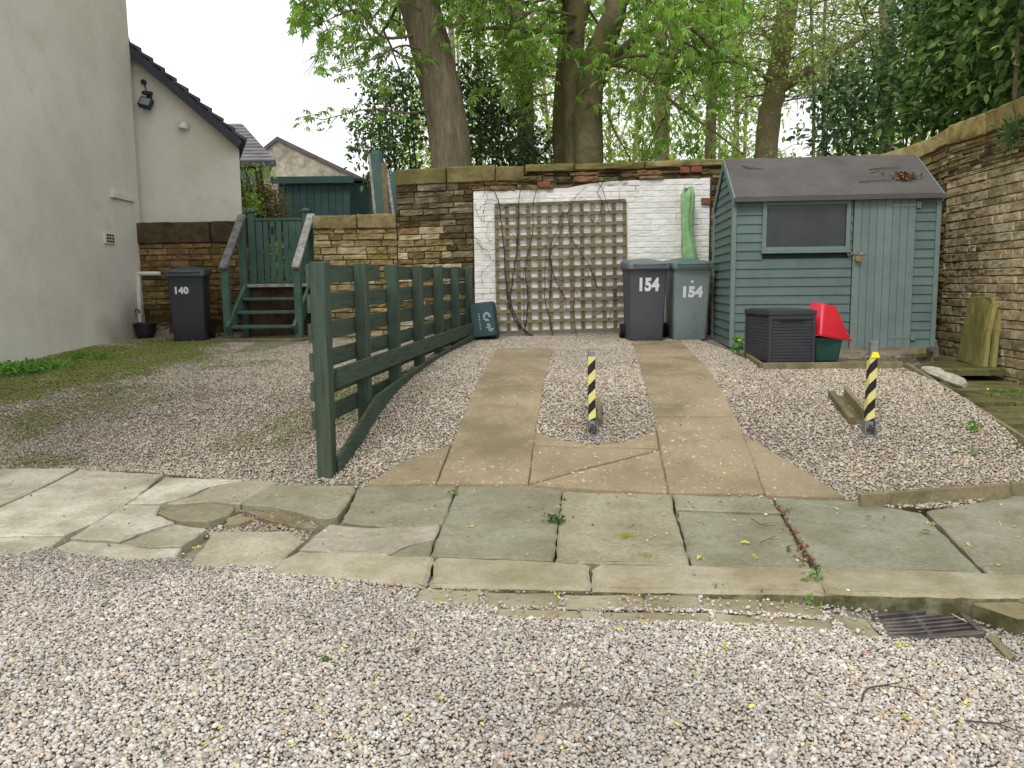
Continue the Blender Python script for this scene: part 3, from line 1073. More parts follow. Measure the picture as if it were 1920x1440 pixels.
# ragged rubble between the white brick and the coping
mb = MB()
s = s_w0 - .05
while s < s_w1:
    zb, zt = wtop(min(max(s, s_w0), s_w1)) + .005, topf(s) - .11
    z = zb
    Lm = 0
    L = rw.uniform(.16, .44)
    while z < zt - .015:
        h = min(rw.uniform(.04, .085), zt - z)
        ss, ee = s + rw.uniform(-.03, .03), s + L + rw.uniform(-.03, .03)
        c = rw.choice([(126, 108, 76), (112, 100, 70), (148, 118, 82), (98, 86, 62), (140, 124, 88), (140, 112, 82)])
        if rw.random() > (.12 if s < s_w0 + 1.2 else .3):
            pillow(mb, bpath, ss, ee, (z + .004, z + .004 + rw.uniform(-.008, .008)), (z + h - .004, z + h - .006), rw.uniform(-.01, .045), rw,
                   tuple(v * rw.uniform(.75, 1.05) for v in lin(c)), e=.012, rough=.009)
        z += h
    s += L
mb.build('rubble_course', MT['stone'], wall)
mb = MB()
for (pa, pb, ya, yb) in [(1009, 1033, 341, 352), (1272, 1291, 314, 325), (1292, 1312, 313, 324), (1313, 1330, 372, 384)]:
    a, b = s_at(bpath, pa), s_at(bpath, pb)
    pillow(mb, bpath, a, b, z_at(bpath, pa, yb), z_at(bpath, pa, ya), 0.05, rw, (1, 1, 1), e=.006, rough=.003)
mb.build('red_brick', MT['red_brick'], wall)
mb = MB()
s_a = s_at(bpath, 985)
s_c = s_at(bpath, 1640)
coping(mb, bpath, lambda s: topf(s) - .21, topf, (0.6, 1.1), COPE, rw, 0, s_a, over=.03, depth=.47)
coping(mb, bpath, lambda s: topf(s) - .10, topf, (0.5, 1.1), COPE, rw, s_a, s_w1 + .2, over=.05, depth=.49)
coping(mb, bpath, lambda s: topf(s) - .21, topf, (0.6, 1.0), COPE + MOSSC, rw, s_w1 + .2, s_c, over=.03, depth=.47)
mb.build('coping', MT['cope'], wall, smooth=True, angle=35)
mb = MB()
coping(mb, bpath, lambda s: topf(s) - .21, topf, (0.6, .9), [(172, 158, 104), (160, 146, 96), (178, 164, 116)], rw, s_c, bpath.L, over=.03, depth=.47)
mb.build('coping', MT['stone_clean'], wall, smooth=True, angle=35)

# --- boundary wall on the right
rp = [(wall_x(10.295), 10.295), (wall_x(4.2), 4.2)]
rpath = Path(rp)
rtop = lambda s: 3.36 - .03 * math.sin(s * 1.2)
wall = thing('stone_wall', 'golden coursed sandstone boundary wall beside the timber shed', 'wall', (rp[0][0], rp[0][1], .75))
mb = MB()
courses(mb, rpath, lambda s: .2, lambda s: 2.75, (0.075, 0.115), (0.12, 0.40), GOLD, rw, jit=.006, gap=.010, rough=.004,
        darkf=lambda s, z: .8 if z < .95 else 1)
courses(mb, rpath, lambda s: 2.75, lambda s: rtop(s) - .235, (0.045, 0.075), (0.2, 0.5), GOLD[:2] + OLIVE + DARKS[:3], rw, jit=.009, gap=.010, rough=.004)
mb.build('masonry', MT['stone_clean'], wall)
mb = MB()
core(mb, rpath, lambda s: .1, lambda s: rtop(s) - .24, .40, off=-.012)
mb.build('core', MT['mortar_pale'], wall)
mb = MB()
coping(mb, rpath, lambda s: rtop(s) - .235, rtop, (.7, .95), [(172, 158, 104), (150, 136, 90), (184, 170, 124)], rw, over=.03, depth=.47, gap=.022)
mb.build('coping', MT['stone_clean'], wall, smooth=True, angle=35)

# --- low wall between gate and tall wall
A, B = at(592, 470, 11.85), at(752, 470, 11.68)
lpath = Path([(A.x, 11.72), (PX0.x - .004, 11.66)])
za = at(670, 403, 11.7).z
wall = thing('stone_wall', 'low yellow stained stone wall between the garden gate and the tall wall', 'wall', (A.x, 11.72, .78))
mb = MB()
courses(mb, lpath, lambda s: .7, lambda s: za - .19, (.065, .105), (.14, .42), [(172, 158, 120), (160, 144, 104), (180, 166, 130), (148, 134, 96), (166, 148, 108), (138, 122, 88), (156, 140, 88)], rw)
mb.build('masonry', MT['stone_clean'], wall)
mb = MB()
core(mb, lpath, lambda s: .7, lambda s: za - .2, .38, off=-.022)
mb.build('core', MT['mortar'], wall)
mb = MB()
coping(mb, lpath, lambda s: za - .19, lambda s: za, (.5, .75), [(160, 146, 110), (150, 135, 100)], rw, over=.025, depth=.44)
mb.build('coping', MT['stone_clean'], wall, smooth=True, angle=35)

# --- low wall between house and gate
A, B = at(252, 480, 12.45), at(468, 480, 12.4)
gpath = Path([(A.x, 12.42), (B.x, 12.4)])
zg = at(350, 416, 12.4).z
wall = thing('stone_wall', 'low brown stone wall with dark coping between the house and garden gate', 'wall', (A.x, 12.42, .8))
mb = MB()
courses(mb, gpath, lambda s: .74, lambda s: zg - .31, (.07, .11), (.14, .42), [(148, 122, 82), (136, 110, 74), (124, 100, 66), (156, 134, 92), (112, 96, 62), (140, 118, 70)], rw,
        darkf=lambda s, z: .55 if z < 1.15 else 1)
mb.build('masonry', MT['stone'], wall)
mb = MB()
core(mb, gpath, lambda s: .7, lambda s: zg - .31, .36, off=-.022)
mb.build('core', MT['mortar'], wall)
mb = MB()
coping(mb, gpath, lambda s: zg - .31, lambda s: zg, (.9, 1.2), [(84, 74, 56), (76, 68, 52)], rw, over=.03, depth=.42)
mb.build('coping', MT['stone'], wall, smooth=True, angle=35)
# ------------------------------------------------------------------ rendered house on the left
HC = at(255, 300, 12.5)          # right-hand corner of the main gable block
house = thing('rendered_house', 'cream rendered house with a dark tiled lean-to wing', 'house', (HC.x, 12.5, .8))
hx = HC.x


def wallgrid(mb, p0, p1, z0, z1, bulge=0.0, n=24, m=24):
    V, Fc, Cc = [], [], []
    for i in range(n + 1):
        for j in range(m + 1):
            a, b = i / n, j / m
            x = p0[0] + (p1[0] - p0[0]) * a
            y = p0[1] + (p1[1] - p0[1]) * a
            z = z0 + (z1 - z0) * b
            nn = mnoise.noise(Vector((x * .9 + 3, y * .9, z * .9))) * .012
            fl = bulge * max(0, 1 - (z - .6) / 1.2) ** 2
            V.append((x + nn + fl, y, z))
            # splashed dirt round the drain at the foot of the corner
            q = 1.1 - ((y - 12.5) / 1.5) ** 2 - ((z - .75) / .62) ** 2 + .75 * mnoise.noise(Vector((y * 2.2, z * 2.6, 4)))
            q = min(1, max(0, q)) * .75
            Cc.append((1 - q * .55, 1 - q * .58, 1 - q * .64))
    for i in range(n):
        for j in range(m):
            Fc.append((i * (m + 1) + j, (i + 1) * (m + 1) + j, (i + 1) * (m + 1) + j + 1, i * (m + 1) + j + 1))
    mb.add(V, Fc, Cc)


mb = MB()
ytop = 12.5
wallgrid(mb, (hx - .03 * 11, 1.5), (hx, ytop), .1, 8.0, bulge=.05, n=90, m=90)
# back, left, front, roof of the block
mb.add([(hx, ytop, .1), (hx, ytop, 8), (hx - 9, ytop, 8), (hx - 9, ytop, .1)], [(0, 1, 2, 3)])
mb.add([(hx - .33, 1.5, .1), (hx - .33, 1.5, 8), (hx - 9, 1.5, 8), (hx - 9, 1.5, .1)], [(0, 1, 2, 3)])
mb.add([(hx - 9, 1.5, .1), (hx - 9, 1.5, 8), (hx - 9, ytop, 8), (hx - 9, ytop, .1)], [(0, 1, 2, 3)])
mb.build('wall', MT['render'], house, smooth=True, angle=40)
mb = MB()
mb.box((hx - 4.5, 7, 8.1), (9.6, 11.6, .2))
mb.build('roof', MT['roof_tile'], house)
# wing: gable end facing the courtyard
YW = 12.68
w0, w1 = at(257, 112, YW), at(450, 277, YW)
wl = at(449, 300, YW)
mb = MB()
gx0, gx1 = hx - .6, wl.x
zl = w1.z + (w1.x - gx0) * (w0.z - w1.z) / (w1.x - w0.x)
V = [(gx0, YW, .6), (gx1, YW, .6), (gx1, YW, w1.z - .02), (gx0, YW, zl)]
back = (-1.6, 4.2, 0)
mb.poly_prism(V, back)
mb.build('wing_wall', MT['render'], house)
# verge: bargeboard and stepped tile ends along the slope
p0 = Vector((gx0, YW - .10, zl + .06))
p1 = Vector((w1.x + .06, YW - .10, w1.z + .02))
mb = MB()
mb.bar(p0, p1, .16, .12, up=(0, -.0, 1))
mb.build('bargeboard', MT['fascia'], house)
mb = MB()
dirv = (p1 - p0)
nt_ = 13
upn = Vector((-dirv.z, 0, dirv.x)).normalized()
if upn.z < 0:
    upn = -upn
for i in range(nt_):
    a = p0 + dirv * (i / nt_)
    b = p0 + dirv * ((i + 1.12) / nt_)
    for k in range(8):
        bo = Vector((back[0], back[1], 0)) * (k / 8)
        bo2 = Vector((back[0], back[1], 0)) * ((k + .97) / 8)
        q = [a + upn * .062, b + upn * .085, b + upn * .135, a + upn * .085]
        vs = [v + bo + Vector((0, -.06, 0)) for v in q] + [v + bo2 + Vector((0, -.06, 0)) for v in q]
        mb.add(vs, [(0, 1, 2, 3), (7, 6, 5, 4), (0, 4, 5, 1), (1, 5, 6, 2), (2, 6, 7, 3), (3, 7, 4, 0)], (rw.uniform(.85, 1.1),) * 3)
mb.build('roof', MT['roof_tile'], house)
# trim strip and air brick on the big wall, cowl on the wing
xw = lambda y: hx - .03 * (ytop - y)


def hw(px, py):
    """point on the house's courtyard face"""
    d = ray(px, py)
    t = (hx - .03 * ytop) / (d.x - .03 * d.y)
    return Vector((d.x * t, d.y * t, EYE + d.z * t))


a, b = hw(205, 366), hw(249, 372)
zz = (a.z + b.z) / 2
mb = MB()
mb.box(((a.x + b.x) / 2 + .02, (a.y + b.y) / 2, zz), (.05, abs(b.y - a.y), .085))
mb.build('trim_strip', MT['plastic_white'], house, bevel=.006)
v = hw(203, 447)
mb = MB()
mb.box((v.x + .012, v.y, v.z), (.03, .27, .15), mi=0)
for i in range(3):
    for j in range(3):
        mb.box((v.x + .03, v.y + (i - 1) * .075, v.z + (j - 1) * .042), (.012, .042, .024), mi=1)
mb.build('air_brick', [MT['plastic_white'], MT['black']], house)
c = at(347, 240, YW)
mb = MB()
pts = []
for i in range(7):
    t = math.pi / 2 * i / 6
    pts.append((c.x, YW + .03 - .11 * math.sin(t), c.z + .02 + .06 * math.cos(t) - .05))
mb.tube(pts, [.075, .078, .08, .078, .072, .066, .06], n=12)
mb.build('vent_cowl', MT['plastic_white'], house, smooth=True, angle=40)
# waste pipe
mb = MB()
q0, q1, q2 = at(300, 513, 12.28), at(258, 513, 12.28), at(262, 604, 12.26)
mb.tube([q0, q1 + Vector((.05, 0, 0)), q1, q1 + Vector((.005, 0, -.05)), q2], .032, n=10)
mb.build('waste_pipe', MT['plastic_white'], house, smooth=True, angle=50)
mb = MB()
h0 = at(247, 585, 12.15)
h0.x = max(h0.x, hx + .03)
mb.tube([h0 + Vector((-.03, 0, -.08)), h0 + Vector((-.035, 0, 0)), h0 + Vector((-.01, 0, .04)), h0 + Vector((.03, 0, .03)), h0 + Vector((.035, 0, -.02))], .011, n=6)
mb.build('wall_hook', MT['black_plastic'], house, smooth=True)

# security light: sensor ball on a stalk above a square lamp head
c = at(281, 197, YW)
lt = thing('security_light', 'black security floodlight fixed under the tiled verge of the wing', 'light', (c.x, YW, c.z))
mb = MB()
Mr = Matrix.Rotation(R(16), 3, 'Y') @ Matrix.Rotation(R(-25), 3, 'X')
mb.box((c.x, YW - .14, c.z), (.18, .09, .15), M=Mr)
mb.build('lamp_head', MT['black_plastic'], lt, bevel=.005)
mb = MB()
mb.box(Vector((c.x, YW - .14, c.z)) + Mr @ Vector((0, -.047, 0)), (.145, .006, .115), M=Mr)
mb.build('lamp_glass', MT['glass_dark'], lt)
mb = MB()
mb.box((c.x + .02, YW - .05, c.z + .1), (.04, .1, .07))
mb.tube([(c.x + .02, YW - .09, c.z + .1), (c.x + .03, YW - .13, c.z + .13)], .02, n=8)
mb.build('bracket', MT['black_plastic'], lt)
mb = MB()
mb.box((c.x + .04, YW - .16, c.z + .135), (.15, .07, .055), M=Matrix.Rotation(R(5), 3, 'Y'))
mb.build('sensor', MT['black_plastic'], lt, bevel=.015)
s_ = at(271, 155, YW)
mb = MB()
mb.tube([(s_.x, YW, s_.z), (s_.x, YW - .06, s_.z)], .035, n=10)
mb.tube([(s_.x, YW - .02, s_.z), (s_.x + .03, YW - .02, s_.z - .14), (c.x - .02, YW - .02, c.z + .12)], .008, n=5)
mb.build('cable', MT['black_plastic'], lt)

# drain tub at the foot of the pipe
c = at(252, 613, 12.1)
c.x = max(c.x, hx + .16)
dt = thing('drain_tub', 'dark bucket standing under the white waste pipe', 'bucket', (c.x, 12.1, .8))
mb = MB()
zb = float(drive_z(c.x, 12.1))
prof = [(.10, zb), (.15, zb + .20), (.165, zb + .20), (.165, zb + .23), (.15, zb + .23), (.135, zb + .06)]
V, Fc = [], []
for i, (r_, z_) in enumerate(prof):
    for k in range(16):
        t = k * math.pi / 8
        V.append((c.x + r_ * math.cos(t), 12.1 + r_ * math.sin(t), z_))
for i in range(len(prof) - 1):
    for k in range(16):
        Fc.append((i * 16 + k, i * 16 + (k + 1) % 16, (i + 1) * 16 + (k + 1) % 16, (i + 1) * 16 + k))
Fc.append(tuple(range(15, -1, -1)))
Fc.append(tuple(5 * 16 + k for k in range(16)))
mb.add(V, Fc)
mb.build('pail', MT['black_plastic'], dt, smooth=True, angle=40)

# ------------------------------------------------------------------ timber steps and gate
stp = thing('wooden_steps', 'green timber steps with two sloping weathered handrails', 'steps', tuple(at(495, 636, 11.5)))
zg0 = .79
fl, fr = at(427, 600, 11.5), at(561, 600, 11.5)
rl, rr = at(459, 560, 12.1), at(588, 560, 12.1)
zt_ = at(430, 497, 11.5).z
zrt = at(459, 412, 12.1).z
for p, y, z1 in ((fl, 11.5, zt_), (fr, 11.5, zt_), (rl, 12.1, zrt), (rr, 12.1, zrt)):
    mb = MB()
    mb.box((p.x, y, (zg0 + z1) / 2), (.095, .095, z1 - zg0))
    mb.build('post', MT['step_green'], stp, bevel=.006)
for p, q, m_ in ((fl, rl, MT['dark_timber']), (fr, rr, MT['grey_timber'])):
    mb = MB()
    a = Vector((p.x, 11.40, zt_ - .05))
    b = Vector((q.x, 12.16, zrt + .07))
    d = (b - a)
    mb.bar(a, b, .11, .045)
    mb.build('handrail', m_, stp, bevel=.008)
tz_ = [(.985, 11.56), (1.18, 11.77), (1.365, 11.97)]
xl = lambda y, o=0: fl.x + (rl.x - fl.x) * (y - 11.5) / .6
xr = lambda y, o=0: fr.x + (rr.x - fr.x) * (y - 11.5) / .6
for z_, y_ in tz_:
    mb = MB()
    mb.box(((xl(y_) + xr(y_)) / 2, y_, z_ - .02), (xr(y_) - xl(y_) - .10, .23, .04))
    mb.build('tread', MT['step_green'], stp, bevel=.005)
mb = MB()
mb.box(((xl(12.16) + xr(12.16)) / 2, 12.2, 1.535), (xr(12.16) - xl(12.16) - .02, .26, .045))
mb.build('landing', MT['grey_timber'], stp, bevel=.005)
for fx_ in (xl, xr):
    mb = MB()
    a, b = Vector((fx_(11.45) + (.035 if fx_ is xl else -.035), 11.42, .90)), Vector((fx_(12.12) + (.035 if fx_ is xl else -.035), 12.14, 1.50))
    mb.bar(a, b, .045, .20)
    mb.build('stringer', MT['step_green'], stp, bevel=.004)
mb = MB()
mb.box(((xl(12.25) + xr(12.25)) / 2, 12.30, 1.16), (1.0, .10, .70), col=lin((100, 84, 62)))
mb.build('riser_wall', MT['stone'], stp)
fs = thing('doorstep_slab', 'flat stone slab set in gravel at the foot of the green steps', 'slab', tuple(at(495, 640, 11.2)))
mb = MB()
slab(mb, [(fl.x - .2, 11.62), (fl.x - .1, 11.18), (fr.x + .12, 11.16), (fr.x + .15, 11.62)], lambda x, y: .80, .012, .05, lin((118, 112, 84)), rnd=rs)
pl = [ond(432, 664), ond(495, 641), ond(570, 641), ond(500, 658)]
slab(mb, [(p.x, p.y) for p in pl], drive_z, .012, .05, lin((134, 130, 106)), rnd=rs)
mb.build('slab', MT['flag'], fs)

# gate
gl, gr_ = at(475, 480, 12.42), at(577, 480, 12.42)
gt = thing('garden_gate', 'green picket garden gate between capped posts above the steps', 'gate', (gl.x, 12.42, 1.5))
for p, py in ((gl, 398), (gr_, 398)):
    zt2 = at(475, py, 12.42).z
    mb = MB()
    mb.box((p.x, 12.42, (1.4 + zt2) / 2), (.10, .10, zt2 - 1.4))
    post = mb.build('post', MT['step_green'], gt, bevel=.006)
    mb = MB()
    mb.box((p.x, 12.42, zt2 + .012), (.15, .15, .025))
    mb.box((p.x, 12.42, zt2 + .04), (.11, .11, .03), taper=(.4, .4))
    mb.build('post_cap', MT['step_green'], post)
zgt = at(525, 410, 12.42).z
x0, x1 = gl.x + .06, gr_.x - .06
mb = MB()
npk = 7
for i in range(npk):
    xa = x0 + (x1 - x0) * (i + .5) / npk
    zt2 = zgt - .03
    mb.box((xa, 12.40, (1.56 + zt2) / 2), ((x1 - x0) / npk * (.97 if i in (0, 5, 6) else .74), .02, zt2 - 1.56), col=(rw.uniform(.9, 1.08),) * 3)
mb.build('picket_panel', MT['step_green'], gt, bevel=.003)
mb = MB()
for z_ in (1.72, zgt - .22):
    mb.box(((x0 + x1) / 2, 12.435, z_), (x1 - x0, .04, .09))
mb.bar((x0 + .05, 12.435, 1.72), (x1 - .05, 12.435, zgt - .24), .04, .07)
mb.build('brace', MT['step_green'], gt)
mb = MB()
mb.box(((x0 + x1) / 2, 12.405, zgt - .01), (x1 - x0, .06, .035))
mb.build('top_rail', MT['step_green'], gt, bevel=.004)
mb = MB()
mb.box((x0 + .25, 12.38, zgt - .17), (.035, .03, .10))
mb.build('latch', MT['black_plastic'], gt)

# ------------------------------------------------------------------ post and board fence between the lots
FP0, FP1 = Vector((-1.325, 5.79)), Vector((-.555, 11.0))
fdir = (FP1 - FP0).normalized()
fnr = Vector((fdir.y, -fdir.x))          # towards the drive (right)
FL = (FP1 - FP0).length
fz = lambda s, a, b: a + (b - a) * s / FL
fpt = lambda s, off=0.0: FP0 + fdir * s + fnr * off
fence = thing('board_fence', 'dark green post and board fence running beside the drive', 'fence', (FP0.x, FP0.y, .2))
Mf = Matrix.Rotation(math.atan2(fdir.y, fdir.x), 3, 'Z')
for i in range(7):
    s = FL * i / 6.0
    p = fpt(s)
    zt2 = fz(s, 1.675, 1.745)
    zb = float(drive_z(p.x, p.y)) - .1
    mb = MB()
    w = (.11, .11) if i == 0 else (.10, .085)
    mb.box((p.x, p.y, (zt2 + zb) / 2), (w[1], w[0], zt2 - zb), M=Mf)
    mb.build('post', MT['fence_post'], fence, bevel=.006)
for k, (za, zb_) in enumerate([(1.66, 1.735), (1.455, 1.545), (1.25, 1.34), (1.045, 1.135), (.84, .93), (.64, .725)]):
    spans = [(-.06, FL * .295), (FL * .335, FL)] if k == 0 else [(-.06, FL * .5), (FL * .5 + .004, FL)]
    for (sa, sb) in spans:
        a, b = fpt(sa, -.066), fpt(sb, -.066)
        mb = MB()
        mb.bar((a.x, a.y, fz(sa, za, zb_) - .065), (b.x, b.y, fz(sb, za, zb_) - .065), .028, .13, col=(rw.uniform(.9, 1.1),) * 3)
        mb.build('board', MT['fence_green'], fence, bevel=.004)
mb = MB()
for (sa, sb) in ((.07, FL * .53), (FL * .53 + .004, FL)):
    a, b = fpt(sa, .062), fpt(sb, .062)
    mb.bar((a.x, a.y, fz(sa, .925, 1.02) - .07), (b.x, b.y, fz(sb, .925, 1.02) - .07), .03, .14)
mb.build('lower_rail', MT['fence_green'], fence, bevel=.004)
mb = MB()
prev = None
KB = [(0.03, .30, .10), (FL / 6 * 1.05, .615, .32), (FL * .36, .70, .50), (FL, .885, .70)]
for i in range(3):
    sa, ta, ba = KB[i]
    sb, tb, bb = KB[i + 1]
    a, b = fpt(sa, .062), fpt(sb, .062)
    n3 = Vector((fnr.x, fnr.y, 0)) * .03
    mb.poly_prism([Vector((a.x, a.y, ba)), Vector((b.x, b.y, bb)), Vector((b.x, b.y, tb)), Vector((a.x, a.y, ta))], n3)
mb.build('kick_board', MT['fence_green'], fence, bevel=.003)

# ------------------------------------------------------------------ trellis on the white wall
TY = lambda x: 11.57 - .05 * (x - .3) - .05
tl, tr_, bl_, br_ = [at(px, py, 11.5) for px, py in ((930, 385), (1170, 377), (934, 624), (1173, 617))]
tre = thing('trellis', 'square timber trellis fixed to the white brick wall', 'trellis', tuple(bl_))
mb = MB()
for i in range(13):
    a, b = bl_.lerp(br_, i / 12), tl.lerp(tr_, i / 12)
    a.y, b.y = TY(a.x) , TY(b.x)
    a, b = a - Vector((0, 0, .01)), b + Vector((0, 0, .01))
    mb.bar(a, b, .048, .016, up=(0, 1, 0), col=(rw.uniform(.75, 1.15),) * 3)
for j in range(13):
    a, b = bl_.lerp(tl, j / 12), br_.lerp(tr_, j / 12)
    a.y, b.y = TY(a.x) - .0165, TY(b.x) - .0165
    a, b = a - Vector((.012, 0, 0)), b + Vector((.012, 0, 0))
    mb.bar(a, b, .016, .045, up=(0, 0, 1), col=(rw.uniform(.75, 1.15),) * 3)
mb.build('lattice', MT['trellis'], tre)

# ------------------------------------------------------------------ wheelie bins
def rrect(w, d, r, n=4):
    P = []
    for cx, cy, a0 in ((w / 2 - r, d / 2 - r, 0), (-w / 2 + r, d / 2 - r, 90), (-w / 2 + r, -d / 2 + r, 180), (w / 2 - r, -d / 2 + r, 270)):
        for k in range(n + 1):
            t = R(a0 + 90 * k / n)
            P.append((cx + r * math.cos(t), cy + r * math.sin(t)))
    return P


def loft(mb, rings, cap0=True, cap1=True, col=(1, 1, 1), mi=0):
    """rings: list of lists of 3-d points of equal length"""
    n = len(rings[0])
    V = [p for r_ in rings for p in r_]
    Fc = []
    for i in range(len(rings) - 1):
        for k in range(n):
            k2 = (k + 1) % n
            Fc.append((i * n + k, i * n + k2, (i + 1) * n + k2, (i + 1) * n + k))
    if cap0:
        Fc.append(tuple(range(n - 1, -1, -1)))
    if cap1:
        Fc.append(tuple((len(rings) - 1) * n + k for k in range(n)))
    mb.add(V, Fc, col, mi)


def text_part(name, body, size, loc, rotx, parent, m, sx=1.0, bold=.02, ext=.0012):
    cu = bpy.data.curves.new(name, 'FONT')
    cu.body = body
    cu.size = size
    cu.align_x = 'CENTER'
    cu.align_y = 'CENTER'
    cu.extrude = ext
    cu.offset = bold
    cu.space_character = 1.08
    cu.materials.append(m)
    tmp = bpy.data.objects.new(name, cu)
    me = bpy.data.meshes.new_from_object(tmp)
    bpy.data.objects.remove(tmp)
    a_ = me.attributes.new('tint', 'FLOAT_COLOR', 'POINT')
    a_.data.foreach_set('color', np.ones(len(me.vertices) * 4, np.float32))
    o = bpy.data.objects.new(name, me)
    COL.objects.link(o)
    o.location = loc
    o.rotation_euler = (rotx, 0, 0)
    o.scale = (sx, 1, 1)
    o.parent = parent
    return o


def wheelie_bin(label, loc, rotz, mats, num, nsize, nx, nz, sx, bold, scale=1.0):
    t = thing('wheelie_bin', label, 'bin', loc, rotz)
    t.scale = (scale * .92, scale, scale)
    bm_, lm_ = mats
    # local frame: front is -y, width x
    H = .94
    mb = MB()
    lv = [(0.0, .44, .50, .03, 0), (.02, .455, .51, .035, 0), (.30, .474, .545, .035, 0), (.80, .508, .605, .035, 0), (.80, .508, .605, .035, 0), (.89, .515, .62, .035, 0), (.89, .55, .655, .04, 0), (H, .555, .66, .04, 0)]
    back = .24
    rings = []
    for z_, w, d, r_, s in lv:
        P = rrect(w, d, r_)
        rings.append([(x, y + (back - d / 2), z_) for x, y in P])
    loft(mb, rings)
    mb.build('body', bm_, t, local=True, smooth=True, angle=30)
    # recessed handle lip under the front rim
    mb = MB()
    P = rrect(.575, .70, .06)
    rings = []
    for z_, k, dz in ((H - .035, 1.0, 0), (H + .015, 1.0, 0), (H + .028, .985, 0), (H + .042, .90, 0), (H + .055, .62, 0), (H + .058, .3, 0)):
        rings.append([(x * k, y * k + (back - .315), z_ + .10 * (y + .3) * .6) for x, y in P])
    loft(mb, rings)
    lid = mb.build('lid', lm_, t, local=True, smooth=True, angle=38)
    mb = MB()
    mb.tube([(-.22, back - .66 - .035, H + .012), (-.12, back - .66 - .05, H + .012), (.12, back - .66 - .05, H + .012), (.22, back - .66 - .035, H + .012)], .012, n=6)
    mb.build('lid_lip', lm_, lid, local=True, smooth=True)
    mb = MB()
    mb.tube([(-.24, back + .02, H - .02), (-.24, back + .10, H + .05), (.24, back + .10, H + .05), (.24, back + .02, H - .02)], .017, n=8)
    mb.build('handle', bm_, t, local=True, smooth=True)
    for s in (-1, 1):
        mb = MB()
        mb.tube([(s * .235, back - .01, .10), (s * .285, back - .01, .10)], .10, n=20)
        w_ = mb.build('wheel', MT['rubber'], t, local=True, smooth=True, angle=40)
        mb = MB()
        mb.tube([(s * .284, back - .01, .10), (s * .291, back - .01, .10)], .05, n=12)
        mb.build('hub', bm_, w_, local=True)
    # number on the sloping front face
    f = (nz - .30) / .50
    yf = back - (.545 + (.605 - .545) * f) - .0025
    rx = R(90) + math.atan2(.06, .50)
    text_part('number', num, nsize, (nx, yf, nz), rx, t, MT['white_paint'], sx, bold)
    return t


p = at(1212, 640, 10.42)
wheelie_bin('charcoal wheelie bin numbered 154 beside the trellis', (p.x, 10.42 + .29, float(drive_z(p.x, 10.6)) + .005), R(1), (MT['bin_grey'], MT['lid_grey']), '154', .215, 0.0, .70, .86, .011, 1.0)
p = at(1294, 637, 10.52)
b2 = wheelie_bin('pale green wheelie bin numbered 154 next to the shed', (p.x, 10.52 + .29, float(drive_z(p.x, 10.7)) + .005), R(0), (MT['bin_green'], MT['lid_green']), '154', .175, .0, .60, 1.05, .011, 1.0)
mb = MB()
mb.box((.0, .24 - .5975 - .002, .735), (.02, .002, .035), M=Matrix.Rotation(R(-7.4), 3, 'X'))
mb.box((.0, .24 - .5975 - .003, .735), (.035, .002, .014), M=Matrix.Rotation(R(-7.4), 3, 'X'))
mb.build('crest', MT['white_paint'], b2, local=True)
p = at(347, 640, 11.45)
wheelie_bin('charcoal wheelie bin numbered 140 in front of the low brown wall', (p.x, 11.45 + .29, float(drive_z(p.x, 11.6))), R(12), (MT['bin_dark'], MT['lid_dark']), '140', .125, -.07, .70, 1.05, .006, 1.0)

# ------------------------------------------------------------------ closed parasol in its cover
p = at(1291, 480, 11.25)
par = thing('parasol', 'closed garden parasol in a pale green cover behind the bins', 'parasol', (p.x, 11.25, .79))
mb = MB()
zt2 = at(1285, 357, 11.25).z
zb = 1.35
k = 44
rings = []
for i in range(k + 1):
    f = i / k
    z_ = zb + (zt2 - zb) * f
    r0 = np.interp(f, [0, .2, .5, .62, .75, .88, .96, 1], [.135, .12, .08, .066, .075, .085, .092, .07])
    ring = []
    for j in range(36):
        t = 2 * math.pi * j / 36
        rr_ = r0 * (1 + .16 * mnoise.noise(Vector((math.cos(t) * 1.5, math.sin(t) * 1.5, f * 6))) + .16 * math.sin(5 * t + f * 3.5) + .08 * math.sin(9 * t - f * 5))
        sway = -.05 * f + .02 * math.sin(f * 7)
        ring.append((p.x + .02 + sway + rr_ * math.cos(t), 11.25 + rr_ * math.sin(t) * .8, z_ + (.05 * math.cos(2 * t + 2) if i == k else 0)))
    rings.append(ring)
loft(mb, rings)
mb.build('cover', MT['cover'], par, smooth=True)
mb = MB()
mb.tube([(p.x, 11.25, .79), (p.x, 11.25, 1.5)], .02, n=10)
mb.tube([(p.x, 11.25, .78), (p.x, 11.25, .84)], [.2, .18], n=16)
mb.build('pole', MT['steel'], par)

# ------------------------------------------------------------------ recycling box tipped on end
p = at(910, 637, 10.95)
rb = thing('recycling_box', 'dark teal recycling box tipped on end by the fence end', 'box', (p.x, 10.95, float(drive_z(p.x, 10.95))), R(2))
rb.rotation_euler = (R(-8), R(-6), R(3))
mb = MB()
rings = []
for y_, w, h, r_ in ((0, .30, .43, .03), (.0, .30, .43, .04), (.015, .31, .44, .045), (.30, .38, .515, .05), (.30, .40, .53, .05), (.335, .40, .53, .05)):
    P = rrect(w, h, r_)
    rings.append([(x, y_ - .1, z_ + .265) for x, z_ in P])
loft(mb, rings)
mb.build('shell', MT['teal'], rb, local=True, smooth=True, angle=35)
rd = random.Random(4)
mb = MB()
for k in range(9):
    t = k * .62
    mb.box((.055 + .038 * math.cos(t), -.102, .30 + .048 * math.sin(t)), (.03, .002, .014), M=Matrix.Rotation(-t, 3, 'Y'))
mb.build('emblem', MT['print'], rb, local=True)
mb = MB()
for k in range(5):
    mb.box((.075 + rd.uniform(-.02, .02), -.102, .20 - k * .022), (rd.uniform(.04, .085), .002, .010))
mb.build('emblem', MT['print'], rb, local=True)
mb = MB()
